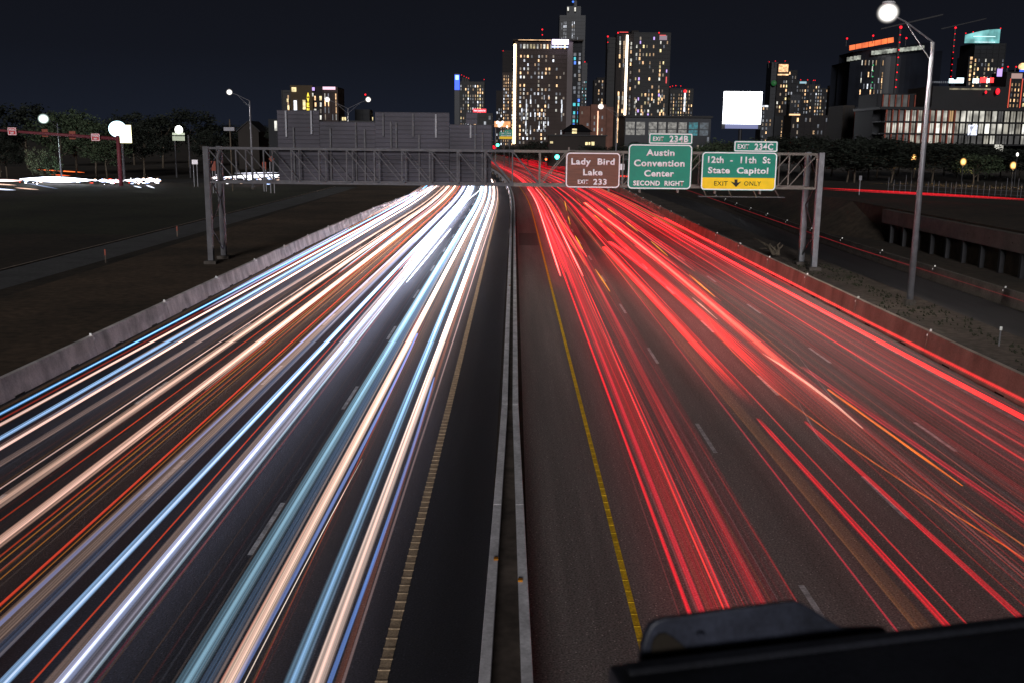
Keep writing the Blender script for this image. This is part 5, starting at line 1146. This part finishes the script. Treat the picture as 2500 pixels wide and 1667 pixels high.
ORS = glow("orange_screen", (1.0, .17, .035), 1.15, noise=.35, nscale=.15)
for i in range(7):
    pa = 2074 + i * 15.6; pb = pa + 14.2; p1, p2 = atY(pa, 124 - (pa - 2074) * .185, Y - 14), atY(pb, 124 - (pb - 2074) * .185, Y - 14); q1, q2 = atY(pa, 112 - (pa - 2074) * .19, Y - 14), atY(pb, 112 - (pb - 2074) * .19, Y - 14)
    mb = MB(); mb.quad((p1.x, Y - 14, p1.z), (p2.x, Y - 14, p2.z), (q2.x, Y - 14, q2.z), (q1.x, Y - 14, q1.z)); mb.quad((p1.x, Y - 13.7, p1.z), (p2.x, Y - 13.7, p2.z), (q2.x, Y - 13.7, q2.z), (q1.x, Y - 13.7, q1.z)); mb.build("roof_screen", ORS, r_)
WH = glow("lit_storey", (.80, .85, .72), .42, noise=.7, nscale=.25)
for i in range(22):
    px = 2068 + i * 8.6; t = (px - 2064) / 221; yb_ = Y - 14 * math.sin(math.pi * t) - .8; up = 148 - (px - 2064) * .16 + 0 if px < 2110 else 134 - (px - 2110) * .11
    if 2098 < px < 2120: continue
    p, q = atY(px, up - 7, yb_), atY(px + 7.4, up + 3, yb_); MB().box(p.x, q.x, yb_, yb_ + .3, q.z, p.z).build("lit_storey", WH, r_)
windows(r_, atY(2072, 300, Y).x, atY(2130, 300, Y).x, 26, 64, Y - 14.6, 2.2, 3.6, .16, "wckwn", 51, .35, .7, dim=.12)
for i in range(5):
    for px in (2237, 2242): p = atY(px - i * 1.2, 157 + i * 13.5, Y - 8); MB().ball(p, .45).build("green_light", WC["g"], r_)
    p = atY(2132 - i * .8, 160 + i * 14, Y - 15); MB().ball(p, .45).build("green_light", WC["g"], r_)
for px, py in ((2068, 95), (2132, 88), (2213, 94)): beacon(r_, px, py, Y - 15, 1.0)
# cranes
for pxa, pya, pxb, pyb, lab, Yc, nl in ((2199, 68, 2184, 214, "tower crane mast strung with red lights in front of the curved tower", 650, 9), (2333, 69, 2319, 188, "tower crane mast strung with red lights left of the teal-crowned tower", 900, 9)):
    a, b = atY(pxa, pya, Yc), atY(pxb, pyb, Yc); r_ = thing("tower_crane", lab, "crane", (b.x, Yc, 0)); mx = (a.x + b.x) / 2
    MB().bar((mx, Yc, 0), (mx, Yc, a.z), 1.2).build("mast", M["dark"], r_)
    MB().bar((mx - 12, Yc, a.z - 1), (mx + 26, Yc, a.z + 8), .8).build("jib", M["dark"], r_)
    for i in range(nl): z = b.z + (a.z - b.z) * i / (nl - 1); MB().ball((mx, Yc - 1.2, z), .40 if i < nl - 1 else .9).build("red_light", AVR, r_)
# B14 teal crown
Y = 850; r_, x0, x1, zt_ = building("flared tower with a glowing teal curved crown at the upper right", 2362, 2436, 106, Y, 28, BM["s"], cw=5)
windows(r_, x0, x1, zt_ * .45, zt_ - 12, Y - .5, 2.6, 3.3, .30, "wwyn", 61, .5, .55)
a, b, z_ = block(r_, "left_shoulder", 2350, 2362, 138, Y + 2, 22, BM["s"], True); windows(r_, a, b, z_ * .5, z_, Y + 1.5, 2.3, 3.3, .35, "wy", 62)
mb = MB(); nn = 14; TE = glow("teal_crown", (.22, .62, .62), .85, noise=.45, nscale=.12); Pp = []
for i in range(nn + 1):
    t = i / nn; px = 2357 + 86 * t; yb_ = Y - 6 * math.sin(math.pi * t); top = 86 - 14 * math.sin(min(1, t * 1.05) * math.pi / 2); p = atY(px, top, yb_); q = atY(px, 106, yb_); Pp.append((p.x, yb_, p.z, q.z))
for (xa, ya, ta, ba), (xb, yb2, tb, bb_) in zip(Pp, Pp[1:]): mb.quad((xa, ya, ba), (xb, yb2, bb_), (xb, yb2, tb), (xa, ya, ta)); mb.quad((xa, ya + .5, ba), (xb, yb2 + .5, bb_), (xb, yb2 + .5, tb), (xa, ya + .5, ta))
mb.build("crown_screen", TE, r_)
p, q = atY(2377, 89, Y - 7), atY(2430, 91, Y - 7); MB().box(p.x, q.x, Y - 7.2, Y - 6.8, q.z, p.z).build("light_strip", glow("pale_teal_tube", (.6, 1, 1), 1.8), r_)
p, q = atY(2380, 103, Y - 7), atY(2429, 104.5, Y - 7); MB().box(p.x, q.x, Y - 7.2, Y - 6.8, q.z, p.z).build("light_strip", WC["c"], r_)
for px, py in ((2358, 82), (2376, 79), (2443, 70)): beacon(r_, px, py, Y, .7)
# B15 terrace with bright white and red signs
Y = 480; r_, x0, x1, zt_ = building("low dark stadium-like hall with white and red lit roof signs", 2270, 2452, 212, Y, 30, BM["k"], relief=False)
for pa, pb, ya, yb, mk in ((2316, 2325, 193, 204, "c"), (2327, 2334, 196, 204, "c"), (2335, 2350, 191, 204, "c"), (2374, 2387, 193, 204, "c"), (2392, 2406, 190, 203, "r"), (2408, 2413, 193, 203, "c"), (2415, 2423, 191, 203, "r")):
    p, q = atY(pa, ya, Y), atY(pb, yb, Y); MB().box(p.x, q.x, Y - 1, Y - .6, q.z, p.z).build("roof_sign", glow("roof_sign_" + mk, (.75, .95, 1) if mk == "c" else (1, .03, .03), 2.6), r_)
p, q = atY(2318, 216, Y), atY(2418, 221, Y); MB().box(p.x, q.x, Y - .3, Y - .05, q.z, p.z).build("lit_storey", glow("storey_dim", (.6, .5, .3), .3, noise=.6, nscale=.5), r_)
p, q = atY(2266, 199, Y), atY(2316, 204, Y); mb = MB()
for i in range(10): xa = p.x + (q.x - p.x) * i / 10; mb.box(xa, xa + .5, Y - .3, Y - .05, q.z, p.z)
mb.build("lit_storey", WC["k"], r_)
for px, py, s_ in ((2407, 226, .45), (2436, 224, .9)): p = atY(px, py, Y - 3); MB().ball(p, s_, 1.6).build("red_light", AVR, r_)
# B16 red-outlined hotel
Y = 620; r_, x0, x1, zt_ = building("dark hotel outlined in red with a grid of amber windows at the right edge", 2446, 2487, 176, Y, 20, BM["k"])
a = atY(2456, 300, Y).x; b = atY(2482, 300, Y).x; windows(r_, a, b, 22, zt_ - 6, Y - .5, 1.7, 3.0, 1.0, "w", 71, .4, .45, 0)
for px in (2455, 2484): x = atY(px, 300, Y).x; MB().box(x - .2, x + .2, Y - .9, Y - .55, 20, zt_ - 4).build("red_tube", glow("red_outline", (1, .12, .06), .8), r_)
MB().box(a, b, Y - .9, Y - .55, zt_ - 4, zt_ - 1).build("lit_parapet", glow("parapet_rose", (.7, .45, .4), .6), r_)
for px, py in ((2447, 167), (2461, 164), (2481, 164)): beacon(r_, px, py, Y, .7)
p, q = atY(2434, 169, Y), atY(2444, 188, Y); MB().box(p.x, q.x, Y - 1, Y - .6, q.z, p.z).build("lit_panel", WC["v"], r_)
Y = 640; r_, x0, x1, zt_ = building("block with a royal blue lit sign at the right edge of the picture", 2487, 2530, 168, Y, 20, BM["k"]); windows(r_, x0, x1, 20, zt_ - 8, Y - .5, 2.4, 3.1, .3, "wy", 72)
p, q = atY(2488, 171, Y), atY(2520, 197, Y); MB().box(p.x, q.x, Y - 1.2, Y - .6, q.z, p.z).build("sign", glow("royal_blue", (.02, .12, 1.0), 1.4), r_); MB().ball(atY(2497, 163, Y - 2), 2.6, .8).build("roof_light", WC["w"], r_)
# B17 long glazed office with red-brown fins
Y = 260; r_ = thing("office_building", "long glazed office with bright white interiors and rust-red fins", "building", (atY(2330, 300, Y).x, Y, 0))
x0, x1 = atY(2150, 300, Y).x, atY(2560, 300, Y).x; zr_ = atY(2330, 268, Y).z
MB().box(x0, x1, Y + 6, Y + 20, 0, zr_ - .2).build("core_wall", BM["s"], r_); MB().box(x0 - .6, x1, Y - .6, Y + 20, zr_ - .2, zr_ + .5).build("roof", BM["k"], r_)
fl = [(zr_ - .2, atY(2330, 298, Y).z), (atY(2330, 301, Y).z, atY(2330, 327, Y).z), (atY(2330, 330, Y).z, atY(2330, 352, Y).z)]
INT = [glow("interior_white", (.95, .92, .80), .55, noise=.6, nscale=.35), glow("interior_bright", (1.0, .98, .88), 1.1, noise=.5, nscale=.4), glow("interior_cream", (.85, .80, .66), .32, noise=.7, nscale=.3), glow("interior_dim", (.45, .44, .42), .12, noise=.7, nscale=.3), glow("interior_warm", (1, .6, .25), .5)]
rr = random.Random(5)
for k, (zt1, zb1) in enumerate(fl):
    MB().box(x0, x1, Y - .2, Y + 6, zb1 - .35, zb1 - .02).build("floor_slab", BM["k"], r_)
    npx = 26; 
    for i in range(npx):
        pa = 2160 + i * 15.2; a = atY(pa, 300, Y).x
        b = atY(pa + 15.2, 300, Y).x; fin = .32 if pa < 2340 else .08
        if k == 0 and pa < 2200: mm = INT[3]
        elif k == 2 and (pa < 2215 or 2320 < pa < 2400): mm = INT[3]
        else: mm = rr.choice((INT[0], INT[0], INT[1], INT[2], INT[2]) if k == 1 else (INT[2], INT[0], INT[3], INT[2], INT[4] if rr.random() < .3 else INT[0]))
        MB().box(a + fin * 1.3, b - .12, Y + .15, Y + .25, zb1 + .05, zt1 - .15).build("window", mm, r_)
        MB().box(a, a + fin, Y - .45, Y + .1, zb1, zt1).build("fin" if fin > .2 else "mullion", M["orange_s"] if fin > .2 else BM["k"], r_)
        if rr.random() < .7: MB().box(a + .9, a + .98, Y + .02, Y + .12, zb1, zt1).build("mullion", BM["k"], r_)
p, q = atY(2362, 306, Y), atY(2380, 331, Y); MB().box(p.x, q.x, Y - 1, Y - .7, q.z, p.z).build("illuminated_panel", glow("panel_bluewhite", (.75, .8, 1), 1.6, noise=.7, nscale=1.2), r_)
p, q = atY(2428, 354, Y), atY(2447, 372, Y); MB().box(p.x, q.x, Y - .3, Y, q.z, p.z).build("entrance", INT[0], r_)
a, b = atY(2135, 230, Y + 10), atY(2225, 268, Y + 10); MB().box(a.x, b.x, Y + 8, Y + 22, 0, a.z).build("upper_block", BM["s"], r_)
for i in range(6):
    x = a.x + (b.x - a.x) * (i + .1) / 6; MB().box(x, x + 1.05, Y + 7.7, Y + 7.95, b.z, a.z - .3).build("window", INT[3] if i in (1, 2, 3, 4) else BM["s"], r_)
    MB().box(x + 1.1, x + 1.35, Y + 7.2, Y + 7.9, b.z, a.z - .3).build("fin", M["orange_s"], r_)
Y = 300; r_, x0, x1, zt_ = building("pale blank concrete wing with slit windows left of the glazed office", 2056, 2084, 258, Y, 14, BM["p"], relief=False)
for px in (2064, 2071, 2077): x = atY(px, 300, Y).x; MB().box(x - .2, x + .2, Y - .08, Y + .02, atY(px, 300, Y).z, atY(px, 264, Y).z).build("window", BM["k"], r_)
MB().box(atY(2084, 300, Y).x, atY(2088, 300, Y).x, Y - .3, Y + 10, 4, zt_ - 1.5).build("fin", M["orange_s"], r_)
Y = 310; r_, x0, x1, zt_ = building("dark link block with a white lit strip between the pale wing and the office", 2088, 2150, 262, Y, 14, BM["n"], relief=False)
p, q = atY(2100, 281, Y), atY(2126, 289, Y); MB().box(p.x, q.x, Y - .2, Y - .02, q.z, p.z).build("window", INT[3], r_)
# left building with yellow vertical lettering
Y = 520; r_, x0, x1, zt_ = building("ochre mid-rise with yellow vertical letters left of centre", 711, 765, 209, Y, 20, BM["o"], relief=False)
a, b, _ = block(r_, "dark_wing", 691, 711, 221, Y + 3, 16, BM["k"], True); windows(r_, a, b, 10, _ - 2, Y + 2.5, 2, 3, .1, "wy", 81)
a, b, z2 = block(r_, "middle_wing", 765, 791, 212, Y + 2, 16, BM["m"], True); windows(r_, a, b, 18, z2 - 1, Y + 1.5, 2.0, 3.0, .4, "ynw", 82)
a, b, z3 = block(r_, "right_wing", 791, 826, 213, Y - 2, 20, BM["b"], True); windows(r_, a, b, 18, z3 - 3, Y - 2.5, 1.8, 3.0, .28, "wnw", 83, .35, .7); MB().box(a, b - 1, Y - 3, Y - 2.6, z3 - 1.4, z3).build("lit_parapet", glow("parapet_pink", (1, .6, .75), 1.3), r_)
for pa, pb, ya, yb, mk in ((712, 723, 214, 225, "y"), (700, 704, 242, 250, "y"), (717, 725, 246, 270, "c"), (739, 746, 245, 268, "y"), (762, 768, 214, 222, "v"), (702, 706, 258, 268, "y"), (762, 765, 228, 236, "n")):
    p, q = atY(pa, ya, Y - .4), atY(pb, yb, Y - .4); MB().box(p.x, q.x, Y - .5, Y - .05, q.z, p.z).build("window", WC[mk], r_)
YV = glow("letters_yellow", (1.0, .75, .06), 2.2)
for i, ch in enumerate("AVEN"):
    p, q = atY(749.5, 227 + i * 12.4, Y), atY(755.5, 237 + i * 12.4, Y); letters("lettering", ch, p.x, q.x, q.z, p.z, Y - .45, YV, r_, bold=.03, depth=.1)
Y = 560; r_, x0, x1, zt_ = building("dim round-topped block right of the double-armed lamp", 868, 902, 268, Y, 14, BM["s"]); beacon(r_, 892, 232, Y, .8)
Y = 500; r_, x0, x1, zt_ = building("low dark shed roof with two yellow windows behind the sign backs", 830, 1000, 296, Y, 14, BM["k"], relief=False)
for pa, pb in ((835, 839), (841, 845), (909, 911)): p, q = atY(pa, 287, Y), atY(pb, 295, Y); MB().box(p.x, q.x, Y - .3, Y - .05, q.z, p.z).build("window", WC["y"], r_)
Y = 300; a = atY(606, 299, Y); p, q = atY(581, 322, Y), atY(631, 322, Y)
r_ = thing("house", "faint gabled house behind the left end of the truss", "house", (a.x, Y, 0)); mb = MB(); plate(mb, [(p.x, 0), (q.x, 0), (q.x, p.z), (a.x, a.z), (p.x, p.z)], Y, Y + 12); mb.build("wall", BM["p"], r_)
MB().bar((p.x - .5, Y + 6, p.z), (a.x, Y + 6, a.z + .3), 12.6, .25).build("roof", BM["k"], r_); MB().bar((q.x + .5, Y + 6, p.z), (a.x, Y + 6, a.z + .3), 12.6, .25).build("roof", BM["k"], r_)
Y = 290; r_, x0, x1, zt_ = building("small block with a white lit corner left of the sign backs", 655, 690, 292, Y, 10, BM["s"], relief=False)
p, q = atY(670, 296, Y), atY(677, 320, Y); MB().box(p.x, q.x, Y - .2, Y - .05, q.z, p.z).build("lit_panel", WC["n"], r_)
# petrol-station glow and far overhead sign
Y = 430; p, q = atY(1207, 297, Y), atY(1246, 311, Y); r_ = thing("station_canopy", "glowing orange and white canopy left of the golden strip", "canopy", ((p.x + q.x) / 2, Y, 0))
MB().box(p.x, q.x, Y, Y + 6, q.z, p.z).build("fascia", glow("fascia_orange", (1.0, .38, .10), .9, noise=.4), r_)
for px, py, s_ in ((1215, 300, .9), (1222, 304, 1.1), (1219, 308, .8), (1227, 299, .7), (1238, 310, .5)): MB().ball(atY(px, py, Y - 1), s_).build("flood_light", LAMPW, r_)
for x in (p.x + .5, q.x - .5): MB().box(x - .2, x + .2, Y + 2, Y + 2.4, 0, q.z).build("post", M["truss"], r_)
Y = 330; r_ = thing("guide_sign", "tiny distant green and yellow overhead sign beside the golden strip", "road sign", (atY(1235, 330, Y).x, Y, 0))
GS, YS_ = mat("far_green", (0, .45, .3), .5), M["yellow"]
for pa, pb, ya, yb, m_ in ((1219.5, 1251, 323, 334, M["green"]), (1232, 1251, 317.5, 322.7, M["green"]), (1219.5, 1251, 334, 340.5, M["yellow"])):
    p, q = atY(pa, ya, Y), atY(pb, yb, Y); MB().box(p.x, q.x, Y, Y + .1, q.z, p.z).build("panel", m_, r_)
for t_, ya, yb in (("12th - 11th St", 325, 328), ("State Capitol", 330, 333)): p, q = atY(1223, ya, Y), atY(1248, yb, Y); letters("lettering", t_, p.x, q.x, q.z, p.z, Y - .03, M["white"], r_, bold=.03, depth=.02)
for px in (1231, 1244): x = atY(px, 350, Y).x; MB().tube([(x, Y + .4, 0), (x, Y + .4, 9.4)], .16, 8).build("post", M["truss"], r_)
# far queue of brake lights and small lights
Y = 640
for px, py, c_, lab in ((1204, 360, "r", "red brake light far down the road, left one"), (1208, 361, "r", "red brake light far down the road, right one"), (1215, 355, "g", "tiny far green traffic light")):
    p = atY(px, py, Y); root = thing("distant_lamp", lab, "light", (p.x, Y, 0)); MB().tube([(p.x, Y + .4, 0), (p.x, Y + .4, p.z)], .1, 6).build("post", M["dark"], root); MB().ball(p, 1.0).build("lens", AVR if c_ == "r" else glow("far_green_lamp", (.1, 1, .6), 5), root)

# ---------------------------------------------------------------- bridge parapet close to the camera
def pz(px, py, z): return at(px, py, z)
ZT = 8.72
eA, eB = pz(1484, 1616, ZT), pz(2620, 1481, ZT); d = (eB - eA); d.z = 0; d.normalize(); nrm = Vector((d.y, -d.x, 0))    # nrm points back to the camera
root = thing("bridge_parapet", "black steel bridge rail with a raised hump in the near right corner", "railing", eA)
def prism(path2, prof, name, m, bev=.004):
    mb = MB(); n = len(prof)
    for P in path2:
        for (o_, z) in prof: q = P + nrm * o_; mb.v.append((q.x, q.y, z))
    for i in range(len(path2) - 1):
        for k in range(n): k2 = (k + 1) % n; mb.face([i * n + k, i * n + k2, (i + 1) * n + k2, (i + 1) * n + k])
    mb.face(list(range(n))); mb.face([(len(path2) - 1) * n + k for k in range(n)][::-1]); return mb.build(name, m, root, bevel=bev)
prism([eA, eB + d * 1.5], [(0, ZT - .006), (.004, ZT), (.30, ZT), (.31, ZT - .35), (.26, ZT - .35), (.0, ZT - .03)], "cap_plate", M["rail"])
prism([eA + d * .01, eB + d * 1.5], [(.012, ZT + .0025), (.016, ZT + .007), (.028, ZT + .007), (.032, ZT + .0025)], "rim_bead", M["rail"], .001)
def onrail(px, py, back):                                   # point on the upright plane 'back' metres nearer than the rail edge
    r_ = ray(px, py); o0 = eA + nrm * back; t = (o0 - Vector((0, 0, CAMH))).dot(nrm) / r_.dot(nrm); return Vector((0, 0, CAMH)) + r_ * t
out = [(1563, 1650), (1570, 1575), (1580, 1545), (1590, 1526), (1604, 1515), (1625, 1508), (1700, 1499), (1800, 1485), (1925, 1469), (1945, 1467), (1962, 1472), (2000, 1496), (2040, 1522), (2062, 1533), (2160, 1531), (2190, 1570)]
pts = [onrail(px, py, -.012) for px, py in out]; n = len(pts); mb = MB()
back_ = [q - nrm * .012 - Vector((0, 0, .003)) for i, q in enumerate(pts)]
mb.v = [tuple(q) for q in pts] + [tuple(q) for q in back_]
mb.face(list(range(n))); mb.face(list(range(n, 2 * n))[::-1])
for i in range(n): mb.face([i, (i + 1) % n, n + (i + 1) % n, n + i])
mb.build("hump", M["hump"], root, bevel=.0025)
dark_plate = [onrail(px, py, -.009) for px, py in ((1590, 1603), (1592, 1575), (1598, 1558), (1610, 1547), (1626, 1545), (1645, 1556), (1668, 1576), (1690, 1592))]
mb = MB(); mb.v = [tuple(q) for q in dark_plate] + [tuple(q - nrm * .002) for q in dark_plate]; k_ = len(dark_plate); mb.face(list(range(k_))); mb.face(list(range(k_, 2 * k_))[::-1])
for i in range(k_): mb.face([i, (i + 1) % k_, k_ + (i + 1) % k_, k_ + i])
mb.build("opening_shade", M["black"], root)  # black plate stands for the shade inside the hump's open end
bp_ = onrail(1712, 1548, -.006); MB().ball(bp_, .0045, .5).build("bolt", M["hump"], root)
for o in list(bpy.data.objects):
    if "_w" in o: del o["_w"]
